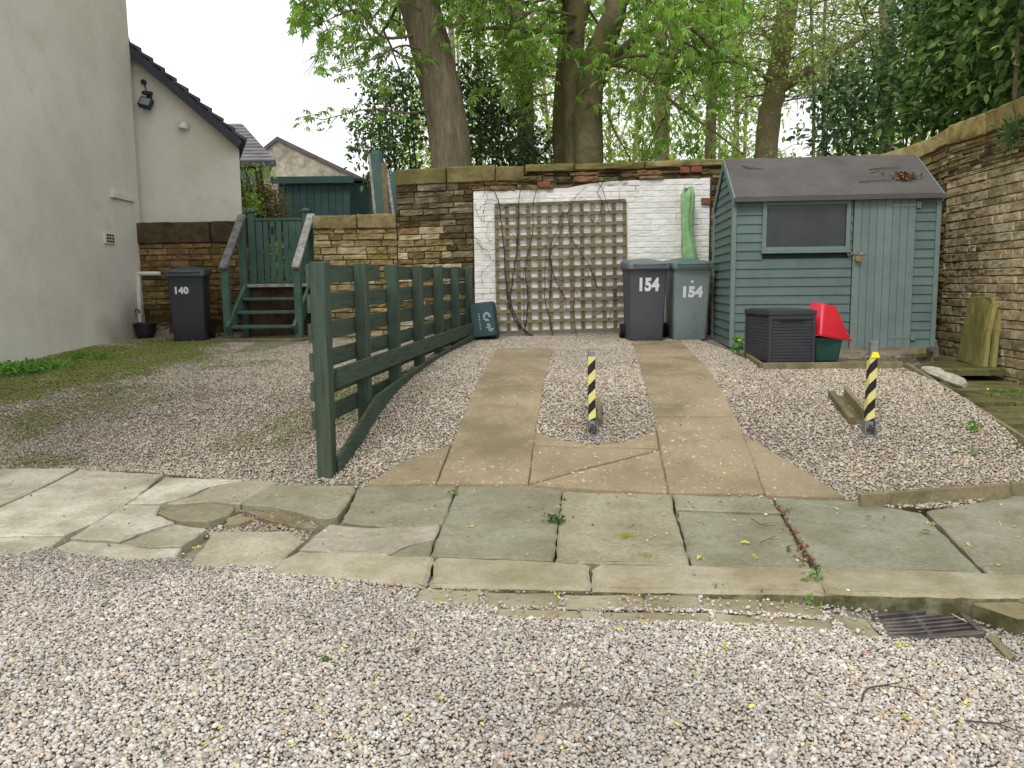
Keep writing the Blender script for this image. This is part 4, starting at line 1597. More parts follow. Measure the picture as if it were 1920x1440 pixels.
for k in range(7):
    mb.box((-.045, -.102, .34 - k * .032), (.012, .002, .014))
mb.build('emblem', MT['print'], rb, local=True)

# ------------------------------------------------------------------ garden shed
sa, sb = at(1373, 651, 9.3), at(1744, 646, 9.08)
su = Vector((sb.x - sa.x, sb.y - sa.y)).normalized()
SW = Vector((sb.x - sa.x, sb.y - sa.y)).length
rz = math.atan2(su.y, su.x)
SH = at(1370, 369, 9.3).z - sa.z
z0s = sa.z
shed = thing('garden_shed', 'pale blue green timber shed with a felt roof beside the boundary wall', 'shed', (sa.x, sa.y, z0s), rz)
SD = 1.5
# local: x along front, y back, z up
mb = MB()
nb = 17
bh = SH / nb


def board(mb, p0, p1, z_, h, out, rnd):
    """weatherboard from p0 to p1 (2-d), facing outward 'out'"""
    o0, o1 = Vector(out) * .018, Vector(out) * .003
    k = rnd.uniform(.94, 1.06)
    p0, p1 = Vector(p0), Vector(p1)
    pts = lambda p, f: [(p.x + o0.x, p.y + o0.y, z_ - .008), (p.x + o1.x, p.y + o1.y, z_ + h), (p.x - f.x * .01, p.y - f.y * .01, z_ + h), (p.x - f.x * .01, p.y - f.y * .01, z_ - .008)]
    f = Vector(out)
    mb.add(pts(p0, f) + pts(p1, f), [(0, 1, 2, 3), (7, 6, 5, 4), (0, 4, 5, 1), (1, 5, 6, 2), (2, 6, 7, 3), (3, 7, 4, 0)], (k, k, k))


fx_ = lambda px: (px - 1373) / (1744 - 1373) * SW
fz_ = lambda py: (649 - py) / (649 - 368) * SH
dx0, dx1 = fx_(1592), fx_(1706)
wx0, wx1, wz0, wz1 = fx_(1424), fx_(1587), fz_(470), fz_(378)
for i in range(nb):
    z_ = i * bh
    segs = [(.0, dx0), (dx1, SW)]
    if z_ + bh > wz0 and z_ < wz1:
        segs = [(.0, wx0 + .01), (wx1 - .01, dx0), (dx1, SW)]
    for a, b in segs:
        if b - a > .02:
            board(mb, (a, 0), (b, 0), z_, bh, (0, -1), rw)
RH = .46
nbs = nb + 5
for sx_, out in ((0, (-1, 0)), (SW, (1, 0))):
    for i in range(nbs):
        z_ = i * bh
        zt2 = z_ + bh
        if z_ < SH:
            a, b = .0, SD
        else:
            q = (zt2 - SH) / RH * SD / 2
            a, b = q, SD - q
            if b - a < .05:
                continue
        board(mb, (sx_, a), (sx_, b), z_, bh, out, rw)
for i in range(nb):
    board(mb, (0, SD), (SW, SD), i * bh, bh, (0, 1), rw)
mb.box((SW / 2, SD / 2, SH / 2), (SW - .04, SD - .04, SH - .02), col=(.25, .25, .25))
mb.build('wall', MT['shed'], shed, local=True)
mb = MB()
for x, y in ((0.0, 0), (SW, 0), (0, SD), (SW, SD)):
    mb = MB()
    mb.box((x + (-.012 if x == 0 else .012), y + (-.012 if y == 0 else .012), SH / 2), (.05, .05, SH))
    mb.build('corner_trim', MT['shed_trim'], shed, local=True, bevel=.004)
# roof: two felted slopes with overhang
mb = MB()
ov, og = .10, .018
for s in (0, 1):
    y0 = -ov if s == 0 else SD + ov
    ym = SD / 2
    ze = SH + .0 - ov * RH / (SD / 2) + .05
    zr = SH + RH + .05
    n_ = 16
    V, Fc = [], []
    for i in range(n_ + 1):
        x = -og + (SW + 2 * og) * i / n_
        for j in range(7):
            f = j / 6
            dz = mnoise.noise(Vector((x * 2.3, f * 3 + s * 5, 1))) * .006
            V.append((x, y0 + (ym - y0) * f, ze + (zr - ze) * f + dz + (.006 if f > .52 else 0)))
    for i in range(n_):
        for j in range(6):
            Fc.append((i * 7 + j, (i + 1) * 7 + j, (i + 1) * 7 + j + 1, i * 7 + j + 1))
    mb.add(V, Fc)
    # folded felt edge and board below
    V = [(-og, y0, ze), (SW + og, y0, ze), (SW + og, y0 - (.012 if s == 0 else -.012), ze - .055), (-og, y0 - (.012 if s == 0 else -.012), ze - .055),
         (-og, ym, zr - .04), (SW + og, ym, zr - .04)]
    mb.add(V, [(0, 1, 2, 3), (3, 2, 5, 4)], (.8, .8, .8))
mb.build('roof', MT['felt'], shed, local=True)
mb = MB()
for x in (-og - .008, SW + og + .008):
    for s in (0, 1):
        y0 = -ov if s == 0 else SD + ov
        mb = MB()
        mb.bar((x, y0, SH - ov * RH / (SD / 2) + .0), (x, SD / 2, SH + RH + .0), .016, .09)
        mb.build('bargeboard', MT['shed_trim'], shed, local=True)
# window
mb = MB()
fw = .045
cx, cz = (wx0 + wx1) / 2, (wz0 + wz1) / 2
for a in ((wx0 + fw / 2, cz, fw, wz1 - wz0), (wx1 - fw / 2, cz, fw, wz1 - wz0)):
    mb.box((a[0], -.022, a[1]), (a[2], .035, a[3]))
for zq in (wz0 + fw / 2, wz1 - fw / 2):
    mb.box((cx, -.022, zq), (wx1 - wx0 - 2 * fw, .035, fw))
mb.box((cx, -.035, wz0 - .012), (wx1 - wx0 + .02, .06, .022))
win = mb.build('window', MT['shed_trim'], shed, local=True, bevel=.004)
mb = MB()
mb.box((cx, -.006, cz), (wx1 - wx0 - 2 * fw + .01, .006, wz1 - wz0 - 2 * fw + .01))
mb.build('pane', MT['pane'], win, local=True)
mb = MB()
zz = wz0 + fw
while zz < wz1 - fw:
    mb.box((cx, -.0105, zz), (wx1 - wx0 - 2 * fw, .003, .004))
    zz += .022
xx = wx0 + fw
while xx < wx1 - fw:
    mb.box((xx, -.0105, cz), (.003, .0025, wz1 - wz0 - 2 * fw))
    xx += .022
mb.build('mesh_guard', mat('guard_mesh', (58, 60, 64), None, .6), win, local=True)
# door
mb = MB()
npl = 8
dz0, dz1 = -.01, fz_(375)
for i in range(npl):
    a = dx0 + .006 + (dx1 - dx0 - .012) * i / npl
    b = dx0 + .006 + (dx1 - dx0 - .012) * (i + 1) / npl
    mb.box(((a + b) / 2, -.018, (dz0 + dz1) / 2), (b - a - .003, .03, dz1 - dz0), col=(rw.uniform(.95, 1.04),) * 3)
mb.box(((dx0 + dx1) / 2, -.008, (dz0 + dz1) / 2), (dx1 - dx0 - .014, .02, dz1 - dz0 - .01), col=(.55, .55, .55))
door = mb.build('door', MT['shed_trim'], shed, local=True, bevel=.003)
for zz in (fz_(390), fz_(631)):
    mb = MB()
    mb.box((dx1 - .13, -.036, zz), (.24, .004, .028))
    mb.box((dx1 + .02, -.036, zz), (.045, .006, .06))
    mb.build('hinge', MT['shed_trim'] if zz < 1 else MT['steel'], door, local=True)
mb = MB()
hz = fz_(476)
mb.box((dx0 + .05, -.04, hz), (.16, .006, .03))
mb.box((dx0 - .03, -.03, hz), (.05, .02, .04))
mb.tube([(dx0 - .06, -.045, hz), (dx0 + .03, -.045, hz)], .007, n=6)
mb.build('hasp', MT['steel'], door, local=True)
mb = MB()
mb.tube([(dx0 + .045, -.062, hz - .005), (dx0 + .045, -.065, hz + .012), (dx0 + .062, -.065, hz + .012), (dx0 + .062, -.062, hz - .03)], .005, n=6)
mb.tube([(dx0 + .054, -.05, hz - .055), (dx0 + .054, -.085, hz - .055)], .033, n=14)
mb.build('padlock', MT['brass'], door, local=True, smooth=True, angle=40)
mb = MB()
mb.box((SW / 2, -.005, -.04), (SW - .1, .06, .07))
mb.box((SW / 2, SD / 2, -.08), (SW - .05, SD - .05, .14), col=(.4, .4, .4))
mb.build('base_bearer', MT['edge_timber'], shed, local=True)

# ------------------------------------------------------------------ storage box, tubs
p = at(1441, 683, 7.86)
zb = p.z
sbx = thing('storage_box', 'charcoal ribbed plastic storage box in front of the shed', 'box', (p.x, 7.86, zb), R(6))
mb = MB()
W, D, H = .455, .60, .50
for i in range(14):
    z_ = .02 + i * (H - .08) / 14
    mb.box((W / 2, D / 2, z_ + .0135), (W - .02, D - .02, .0265))
mb.box((W / 2, D / 2, H / 2 - .01), (W - .03, D - .03, H - .03), col=(.6, .6, .6))
for x, y in ((.012, .012), (W - .012, .012), (.012, D - .012), (W - .012, D - .012)):
    mb.box((x, y, (H - .04) / 2), (.03, .03, H - .04))
mb.box((W / 2, .004, H - .055), (W, .012, .04))
mb.box((W / 2, -.004, H - .083), (W * .56, .01, .014), col=(.25, .25, .25))
mb.build('body', MT['rattan'], sbx, local=True, bevel=.004)
mb = MB()
mb.box((W / 2, D / 2, H - .012), (W + .02, D + .02, .045))
mb.box((W / 2, D / 2, H + .014), (W - .04, D - .04, .012))
mb.build('lid', MT['rattan'], sbx, local=True, bevel=.01)

p = at(1552, 677, 8.05)
gb = thing('recycling_box', 'green plastic recycling box under the red tub', 'box', (p.x, 8.2, p.z), R(3))
mb = MB()
rings = []
for z_, w, d, r_ in ((0, .235, .24, .03), (.012, .245, .25, .035), (.20, .29, .29, .035), (.20, .32, .32, .03), (.23, .32, .32, .03), (.23, .29, .29, .03), (.03, .235, .24, .03)):
    rings.append([(x, y, z_) for x, y in rrect(w, d, r_)])
loft(mb, rings)
mb.build('shell', MT['teal_green'], gb, local=True, smooth=True, angle=32)
tub = thing('plastic_tub', 'bright red plastic tub turned upside down beside the storage box', 'tub', (p.x - .0, 8.2, p.z + .238), R(8))
tub.rotation_euler = (R(6), R(10), R(22))
tub.scale = (1.14, 1.14, 1.1)
mb = MB()
rings = []
for z_, w, d, r_, ox in ((0, .37, .34, .03, .0), (.018, .37, .34, .03, 0), (.018, .35, .32, .03, 0), (.265, .17, .16, .03, -.07), (.28, .15, .14, .03, -.07), (.282, .05, .05, .02, -.07)):
    rings.append([(x + ox, y, z_) for x, y in rrect(w, d, r_)])
loft(mb, rings)
mb.build('shell', MT['red'], tub, local=True, smooth=True, angle=32)
for s in (-1, 1):
    mb = MB()
    mb.tube([(s * .18, -.07, .012), (s * .225, -.045, .012), (s * .225, .045, .012), (s * .18, .07, .012)], .014, n=8)
    mb.build('handle', MT['red'], tub, local=True, smooth=True)

# ------------------------------------------------------------------ fold-down parking posts
def parking_post(label, base, height, bare, capy, tilt, rotz=0):
    t = thing('parking_post', label, 'bollard', tuple(base), rotz)
    t.rotation_euler = (0, tilt, rotz)
    mb = MB()
    s = .052
    mb.box((0, 0, (height + .05) / 2), (s, s, height - .05))
    mb.build('post', MT['steel'], t, local=True, bevel=.004)
    mb = MB()
    z0, z1 = .10, height - bare
    h = s / 2 + .0012
    # slanting stripes wrapped round the post: front and back lean one way, sides carry the wrap on
    W = s + .0024
    st = .074
    sl = 1.0
    k = -4
    while True:
        za = z0 + k * st
        if za > z1 + .2:
            break
        mi = (k + 4) % 2
        for (ax, sgn) in (('f', -1), ('b', 1), ('l', -1), ('r', 1)):
            q = []
            tw = {'f': (-.5, .5), 'r': (.5, 1.5), 'l': (-.5, -1.5), 'b': (2.5, 1.5)}[ax]
            for (u_, dz) in ((-h, W * sl * tw[0]), (h, W * sl * tw[1])):
                q.append((u_, za + dz))
            a, b = q
            poly = [(a[0], a[1]), (b[0], b[1]), (b[0], b[1] + st), (a[0], a[1] + st)]
            poly = [(u_, min(max(z_, z0), z1)) for u_, z_ in poly]
            if max(z_ for _, z_ in poly) - min(z_ for _, z_ in poly) < 1e-4:
                continue
            if ax in 'fb':
                V = [(u_, sgn * h, z_) for u_, z_ in poly]
            else:
                V = [(sgn * h, u_, z_) for u_, z_ in poly]
            mb.add(V, [(0, 1, 2, 3)], (1, 1, 1), mi)
        k += 1
    mb.build('warning_tape', [MT['tape_yellow'], MT['tape_black']], t, local=True)
    mb = MB()
    for sx in (-1, 1):
        mb.box((sx * .036, 0, .035), (.008, .075, .13))
    mb.box((0, 0, -.02), (.15, .15, .03))
    mb.tube([(-.045, 0, .055), (.045, 0, .055)], .01, n=8)
    mb.box((0, -.034, .05), (.02, .012, .05), col=(.3, .3, .3))
    mb.build('hinge_base', MT['steel'], t, local=True)
    if capy:
        mb = MB()
        mb.box((.006, -.004, z1 + .02), (.066, .064, .04), taper=(.55, .8))
        mb.build('tape_flap', MT['cap_yellow'], t, local=True)
    else:
        mb = MB()
        mb.box((0, 0, height + .005), (.05, .05, .02), taper=(.9, .9))
        mb.build('cap', MT['steel'], t, local=True)
    return t


def height_of(px, y_base, y_top, P):
    return at(px, y_top, P.y).z - P.z


b = ond(1110, 812)
parking_post('striped yellow and black parking post between the wheel tracks', b, height_of(1107, 812, 658, b), .04, False, R(-.6))
b2_ = ond(1628, 814)
parking_post('striped parking post with bare steel top on the right gravel bed', b2_, height_of(1633, 814, 640, b2_), .115, True, R(.8))
# timber rest for the folded post
a, c = ond(1572, 745), ond(1612, 796)
tp = thing('timber_rest', 'short channelled timber rest lying in gravel by the right striped post', 'timber', tuple(c))
mb = MB()
d = (c - a)
sd = Vector((d.y, -d.x, 0)).normalized()
up3 = Vector((0, 0, 1))
mb.bar(a + sd * -.055 + up3 * .03, c + sd * -.055 + up3 * .045, .035, .10, col=(1.1, 1.1, 1.05))
mb.bar(a + sd * .06 + up3 * .02, c + sd * .06 + up3 * .02, .05, .08, col=(.75, .75, .7))
mb.bar(a + up3 * .0, c + up3 * .0, .12, .03, col=(.6, .6, .55))
mb.build('timber', MT['edge_timber'], tp, bevel=.006)
a2, c2 = ond(1115, 762), ond(1117, 800)
tp = thing('timber_rest', 'small timber rest behind the post between the wheel tracks', 'timber', tuple(c2))
mb = MB()
mb.bar(a2 + Vector((.03, 0, .03)), c2 + Vector((.03, 0, .03)), .03, .08)
mb.bar(a2 + Vector((-.03, 0, .03)), c2 + Vector((-.03, 0, .03)), .03, .08)
mb.build('timber', MT['edge_timber'], tp, bevel=.005)

# ------------------------------------------------------------------ timber edging boards
def edging(label, pa, pb, h=.10, w=.03, zf=ond, ext=0.0, up=.06):
    a, b = zf(*pa), zf(*pb)
    d = (b - a).normalized()
    a, b = a - d * ext, b + d * ext
    t = thing('edging_board', label, 'edging', tuple(a))
    mb = MB()
    n_ = 6
    for i in range(1):
        mb.bar(a + Vector((0, 0, up - h / 2)), b + Vector((0, 0, up - h / 2)), w, h)
    mb.build('board', MT['edge_timber'], t, bevel=.004)


edging('short timber edging running from the shed corner past the storage box', (1393, 668), (1428, 692), .12)
edging('long timber edging board below the storage box', (1430, 693), (1692, 691), .12, up=.065)
edging('timber edging board slanting along the mossy flags by the boundary wall', (1700, 692), (1925, 838), .24, ext=.02, up=.06)
edging('thick timber edging board at the back of the flagstones on the right', (1612, 948), (1892, 928), .16, .04, up=.075)
edging('end of dark timber edging beside the wall, right of the thick board', (1893, 924), (2010, 924), .14, .04, up=.07)

# ------------------------------------------------------------------ mossy landing and steps by the boundary wall
bedm = MB()
pl = [ond(1432, 690), ond(1385, 665)]
slab(bedm, [(pl[0].x, pl[0].y), (pl[1].x, pl[1].y), (sa.x, sa.y + .1), (sb.x + .1, sb.y + .12), (4.72, 9.25), (float(edge_x(8.6)), 8.6), (_e1.x - .02, _e1.y + .06)], lambda x, y: .705, .012, .3, (1, 1, 1), rnd=rs, cham=.02)
o = bedm.build('soil_bed', MT['soil'])
tag(o, 'bare earth bed in front of the shed door behind the long edging board', 'soil', kind='structure')
ld = thing('stone_landing', 'mossy stone landing slab in the corner by the boundary wall', 'slab', (4.6, 9.0, .58))
mb = MB()
slab(mb, [(3.86, 8.66), (wall_x(8.6) - .03, 8.60), (wall_x(9.9) - .03, 9.95), (4.85, 9.95), (4.75, 9.3)], lambda x, y: .585, .0, .075, (1, 1, 1), rnd=rs, cham=.015, jit=.007)
mb.build('slab', MT['mossy'], ld)
mb = MB()
slab(mb, [(3.25, 8.65), (3.55, 7.98), (3.72, 7.76), (3.93, 8.62), (4.70, 9.18), (3.7, 9.14)], lambda x, y: .722, .0, .05, (1.05, 1.05, 1), rnd=rs, cham=.01, jit=.012)
mb.build('upper_flag', MT['mossy'], ld)
st = thing('stone_steps', 'worn mossy flags stepping down beside the boundary wall', 'steps', (4.4, 8.0, .46))
for (ya, yb, zz, xm) in ((8.02, 8.72, .46, 4.35), (7.32, 8.0, .425, 4.5), (6.5, 7.3, .385, 4.2), (5.6, 6.48, .33, 4.5), (4.95, 5.58, .28, 4.3)):
    for (l0, r0, l1, r1) in ((float(edge_x(ya)) + .03, xm - .01, float(edge_x(yb)) + .03, xm), (xm + .01, wall_x(ya) - .02, xm + .02, wall_x(yb) - .02)):
        mb = MB()
        slab(mb, [(l0, ya), (r0, ya), (r1, yb), (l1, yb)], lambda x, y: zz, rs.uniform(-.01, .01), .25, (rs.uniform(.95, 1.25),) * 3, rnd=rs, cham=.015, jit=.006)
        mb.build('flag', MT['mossy'], st)
rk = thing('broken_stone', 'pale broken stone lying against the slanting edging board', 'stone', (3.9, 7.6, .5))
mb = MB()
q = [at(1728, 690, 8.15), at(1808, 722, 7.5)]
mb.tube([q[0].lerp(q[1], i / 6) + Vector((.01, 0, 0)) for i in range(7)], [.02, .045, .05, .04, .06, .055, .025], n=9, wob=.8, col=(1, 1, 1))
mb.build('stone', mat('pale_stone', (206, 200, 188), (160, 154, 138), .9, 9, bump=[(30, .5, .01)]), rk)
# two slabs leaning on the boundary wall
FACE = [(1793, 675, 9.45), (1803, 628, 9.42), (1812, 575, 9.40), (1820, 557, 9.36), (1842, 555, 9.15), (1858, 558, 8.97), (1863, 572, 8.93), (1858, 594, 8.90), (1850, 632, 8.87), (1844, 689, 8.80)]
MT['mossy_slab'] = mat('mossy_slab', (150, 144, 92), (124, 120, 66), .95, 5, .1, bump=[(12, .5, .02), (70, .4, .004)], fine=(30, .2), stretch=(1, 1, .45), stain=[(3, (96, 92, 56), .5, .7, .6), (9, (176, 168, 120), .58, .72, .5)])
for k, lab in enumerate(('broad mossy stone slab leaning on the boundary wall, front of two', 'narrow edged stone slab mostly hidden behind the broad leaning slab')):
    P_ = [at(*p) for p in FACE]
    if k:
        P_ = [p + Vector((.055, -.06, -.012)) for p in P_]
    t = thing('stone_slab', lab, 'slab', tuple(P_[-1]))
    mb = MB()
    mb.poly_prism(P_, Vector((.042, -.012, 0)))
    mb.build('slab', MT['mossy_slab'], t, bevel=.006)

# ------------------------------------------------------------------ drain grate and loose blocks at the right of the kerb
ga, gb_, gc, gd = ons(1640, 1154), ons(1790, 1148), ons(1842, 1196), ons(1668, 1200)
gzz = float(street_z(2.0, 3.6)) + .012
dg = thing('drain_grate', 'rusty cast iron drain grate below the kerb', 'drain', (ga.x, ga.y, gzz))
V4 = [Vector((p.x, p.y, gzz)) for p in (ga, gb_, gc, gd)]
mb = MB()
for i in range(4):
    a, b = V4[i], V4[(i + 1) % 4]
    mb.bar(a, b, .028, .035)
mb.build('frame', MT['iron'], dg, bevel=.003)
mb = MB()
for i in range(1, 7):
    f = i / 7
    mb.bar(V4[0].lerp(V4[3], f) + Vector((0, 0, -.003)), V4[1].lerp(V4[2], f) + Vector((0, 0, -.003)), .012, .02, col=(rw.uniform(.8, 1.3),) * 3)
mb.bar(V4[0].lerp(V4[1], .48) + Vector((0, 0, -.012)), V4[3].lerp(V4[2], .48) + Vector((0, 0, -.012)), .022, .03)
mb.build('bar', MT['iron'], dg, bevel=.003)
mb = MB()
mb.add([v - Vector((0, 0, .035)) for v in V4] + [v - Vector((0, 0, .038)) for v in V4], [(0, 1, 2, 3), (7, 6, 5, 4), (0, 4, 5, 1), (1, 5, 6, 2), (2, 6, 7, 3), (3, 7, 4, 0)])
mb.build('sump', MT['black'], dg)
BL = [('squared stone block lying right of the drain grate', [(1824, 1162), (1905, 1190), (2010, 1192), (1960, 1160)], .085, (140, 132, 104)),
      ('stone block tucked against the kerb beyond the grate', [(1888, 1152), (1930, 1172), (2020, 1172), (1990, 1150)], .10, (130, 124, 98)),
      ('flat sunken stone at the near right corner of the grate', [(1850, 1202), (1895, 1245), (1902, 1240), (1868, 1198)], .03, (148, 140, 114))]
for lab, pp, h, c_ in BL:
    pl = [ons(*p) for p in pp]
    t = thing('stone_block', lab, 'stone', tuple(pl[0]))
    mb = MB()
    slab(mb, [(p.x, p.y) for p in pl], street_z, h, h + .05, lin(c_), rnd=rs, cham=.012, jit=.004)
    mb.build('block', MT['kerbstone'], t)

# ------------------------------------------------------------------ beyond the walls
# dark green shed in the garden
Yd = 16.5
A_, B_ = at(521, 340, Yd), at(655, 340, Yd)
zt2 = at(590, 343, Yd).z
t = thing('garden_shed', 'dark green felt edged shed standing in the garden behind the gate', 'shed', (A_.x, Yd, 1.45))
sl_ = Vector((.75, 1.9, 0))
mb = MB()
W_ = B_.x - A_.x
npk = 10
for i in range(npk):
    xa = A_.x + W_ * i / npk
    mb.box((xa + W_ / npk / 2, Yd + .01, (1.4 + zt2) / 2), (W_ / npk - .008, .03, zt2 - 1.4), col=(rw.uniform(.92, 1.06),) * 3)
zlow = at(692, 346, Yd + 1.9).z
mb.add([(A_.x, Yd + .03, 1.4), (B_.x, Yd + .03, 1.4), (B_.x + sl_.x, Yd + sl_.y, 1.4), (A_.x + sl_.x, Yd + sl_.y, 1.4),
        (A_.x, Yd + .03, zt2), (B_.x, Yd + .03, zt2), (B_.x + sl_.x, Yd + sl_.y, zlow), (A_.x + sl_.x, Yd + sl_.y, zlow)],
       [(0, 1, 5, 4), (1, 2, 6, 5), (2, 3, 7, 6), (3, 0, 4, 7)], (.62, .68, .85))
mb.build('wall', MT['dark_shed'], t)
mb = MB()
e = Vector((.12, 0, 0))
q = [Vector((A_.x, Yd - .1, zt2 + .03)) - e, Vector((B_.x, Yd - .1, zt2 + .03)) + e * .4, Vector((B_.x + sl_.x, Yd + sl_.y + .1, zlow + .03)) + e * .4, Vector((A_.x + sl_.x, Yd + sl_.y + .1, zlow + .03)) - e]
mb.poly_prism(q, (0, 0, .05))
mb.build('roof', MT['felt'], t)
mb = MB()
mb.box(((A_.x + B_.x) / 2, Yd - .12, zt2 + .045), (W_ + .22, .03, .13))
mb.build('fascia', mat('shed_fascia', (70, 106, 100), (62, 96, 92), .7, 5), t)

# leaning boards of a broken fence panel
loc = at(715, 402, 12.2)
t = thing('broken_fence_panel', 'broken green fence boards leaning behind the low yellow wall', 'fence', (loc.x, 12.2, 1.5))
for (xa, ya, xb, yb, w, m_, c_) in ((706, 404, 692, 290, .035, 'grey_timber', (.9, .88, .84)), (713, 404, 706, 304, .13, 'step_green', (.95, .95, 1)), (724, 404, 719, 306, .09, 'edge_timber', (.75, .75, .7)),
                                    (741, 404, 726, 318, .04, 'grey_timber', (.85, .88, .92)), (743, 404, 738, 322, .09, 'step_green', (.95, 1, 1.05)), (727, 404, 724, 330, .1, 'dark_timber', (.6, .6, .6)), (738, 404, 728, 382, .035, 'edge_timber', (1, 1, .9))):
    a, b = at(xa, ya + 20, 12.15), at(xb, yb, 12.3)
    mb = MB()
    mb.bar(a, b, w, .022, up=(0, 1, 0), col=c_)
    mb.build('board', MT[m_], t)
a = at(706, 283, 12.9)
mb = MB()
mb.tube([(a.x, 12.9, 1.5), (a.x, 12.9, a.z - .06), (a.x, 12.9, a.z)], [.10, .10, .07], n=10)
mb.build('post', MT['dark_shed'], t)

# house with hipped tile roof
Yh = 26.0
a, b = at(380, 302, Yh), at(517, 302, Yh)
r0, r1 = at(395, 232, Yh + 2.5), at(452, 238, Yh + 2.5)
t = thing('distant_house', 'distant stone house with a grey hipped tile roof beyond the hedge', 'house', (b.x, Yh, 1.45))
mb = MB()
mb.poly_prism([(a.x, Yh + .35, 1.3), (b.x - .3, Yh + .35, 1.3), (b.x - .3, Yh + .35, a.z), (a.x, Yh + .35, a.z)], (b.x * 4.5 / Yh - .5, 4.5, 0))
mb.build('wall', mat('cream_stone', (196, 178, 146), (176, 158, 128), .9, 2, fine=(4, .15)), t)
mb = MB()
nr = 12
for i in range(nr):
    f0, f1 = i / nr, (i + 1.12) / nr
    la, lb = a.lerp(r0, f0), a.lerp(r0, min(f1, 1))
    ra, rb_ = b.lerp(r1, f0), b.lerp(r1, min(f1, 1))
    ra.z = la.z
    rb_.z = lb.z
    mb.add([la + Vector((0, -.05, .02)), ra + Vector((0, -.05, .02)), rb_, lb, la + Vector((0, -.03, -.07)), ra + Vector((0, -.03, -.07))], [(0, 1, 2, 3), (4, 5, 1, 0)], (rw.uniform(.85, 1.1),) * 3)
b_back = Vector((b.x * (1 + 5 / Yh) - .4, Yh + 5, b.z))
mb.add([b, b_back, Vector((r1.x, r1.y + .3, r0.z)), Vector((r1.x, r1.y, r0.z))], [(0, 1, 2, 3)])
mb.build('roof', mat('far_tiles', (120, 117, 119), (97, 95, 98), .8, 3, fine=(6, .2)), t)
mb = MB()
mb.box(((a.x + b.x) / 2, Yh - .02, a.z - .1), (b.x - a.x, .12, .16))
mb.build('gutter', MT['fascia'], t)
wa, wb = at(440, 312, Yh + .3), at(486, 338, Yh + .3)
mb = MB()
mb.box(((wa.x + wb.x) / 2, Yh + .32, (wa.z + wb.z) / 2 - .3), (wb.x - wa.x, .1, wa.z - wb.z + .6))
w_ = mb.build('window', MT['fascia'], t)
mb = MB()
for k in (-1, 1):
    mb.box(((wa.x + wb.x) / 2 + k * (wb.x - wa.x) / 4, Yh + .26, (wa.z + wb.z) / 2 - .3), ((wb.x - wa.x) / 2 - .1, .02, wa.z - wb.z + .45))
mb.build('pane', MT['glass_dark'], w_)
# house with big stone gable
Yg = 34.0
ap, rt = at(521, 264, Yg), at(700, 350, Yg)
lf = Vector((ap.x - (rt.x - ap.x) * .8, Yg, ap.z - (ap.z - rt.z) * 1.2))
t = thing('distant_house', 'distant rubble stone gable end rising above the dark green shed', 'house', (ap.x, Yg, 1.45))
mb = MB()
mb.poly_prism([Vector((lf.x, Yg, 1.2)), Vector((rt.x, Yg, 1.2)), Vector((rt.x, Yg, rt.z)), ap, lf], (-1.5, 9, 0))
mb.build('wall', MT['far_stone'], t)
mb = MB()
for q in (rt, lf):
    d = (q - ap)
    mb.poly_prism([ap + Vector((0, -.1, .0)), q + d * .05 + Vector((0, -.1, .0)), q + d * .05 + Vector((0, -.1, .16)), ap + Vector((0, -.1, .16))], (-1.5, 9.3, 0))
mb.build('roof', mat('far_slate', (104, 98, 100), (84, 80, 84), .85, 2, fine=(5, .2)), t)
# ------------------------------------------------------------------ leaves
def leafset(name, mat_, pos, axis, nrm, size, template, faces, pal, parent=None, label=None, var=.25):
    """pos, axis, nrm (n,3); size (n); template (k,3): x across, y along, z up"""
    pos, axis, nrm, size = [np.asarray(q, float) for q in (pos, axis, nrm, size)]
    n = len(pos)
    ax = axis / np.maximum(np.linalg.norm(axis, axis=1, keepdims=True), 1e-6)
    nz = nrm - ax * (nrm * ax).sum(1, keepdims=True)
    nz /= np.maximum(np.linalg.norm(nz, axis=1, keepdims=True), 1e-6)
    sx = np.cross(ax, nz)
    T = template[None] * size[:, None, None]
    P = pos[:, None, :] + T[..., 0:1] * sx[:, None, :] + T[..., 1:2] * ax[:, None, :] + T[..., 2:3] * nz[:, None, :]
    k = len(template)
    F = (faces[None] + (np.arange(n) * k)[:, None, None]).reshape(-1, faces.shape[1])
    pal = np.array([lin(c) for c in pal])
    t = pal[RNG.integers(0, len(pal), n)] * RNG.uniform(1 - var, 1 + var, (n, 1))
    return np_mesh(name, P.reshape(-1, 3), F, np.repeat(t, k, 0), mat_, parent=parent)


SIMPLE_T = np.array([[0, 0, 0], [-.27, .45, .06], [0, 1, -.08], [.27, .45, .06]])
SIMPLE_F = np.array([[0, 3, 2], [0, 2, 1]])
OVAL_T = np.array([[0, 0, 0], [-.2, .25, .05], [-.22, .6, .05], [0, 1, -.1], [.22, .6, .05], [.2, .25, .05], [0, .45, 0]])
OVAL_F = np.array([[0, 6, 1], [1, 6, 2], [2, 6, 3], [3, 6, 4], [4, 6, 5], [5, 6, 0]])
pt_, pf_ = [], []
for a, l in ((-100, .55), (-50, .8), (-16, .98), (20, 1.0), (56, .78), (102, .55)):
    t = R(a)
    d = np.array([math.sin(t), math.cos(t)])
    s = np.array([d[1], -d[0]])
    b = len(pt_)
    pt_.append([0, 0, 0])
    for sg in (-1, 1):
        q = d * l * .62 + s * sg * .15 * l
        pt_.append([q[0], q[1], -.10 * l])
    q = d * l
    pt_.append([q[0], q[1], -.48 * l])
    pf_ += [[b, b + 2, b + 3], [b, b + 3, b + 1]]
PALM_T, PALM_F = np.array(pt_), np.array(pf_)

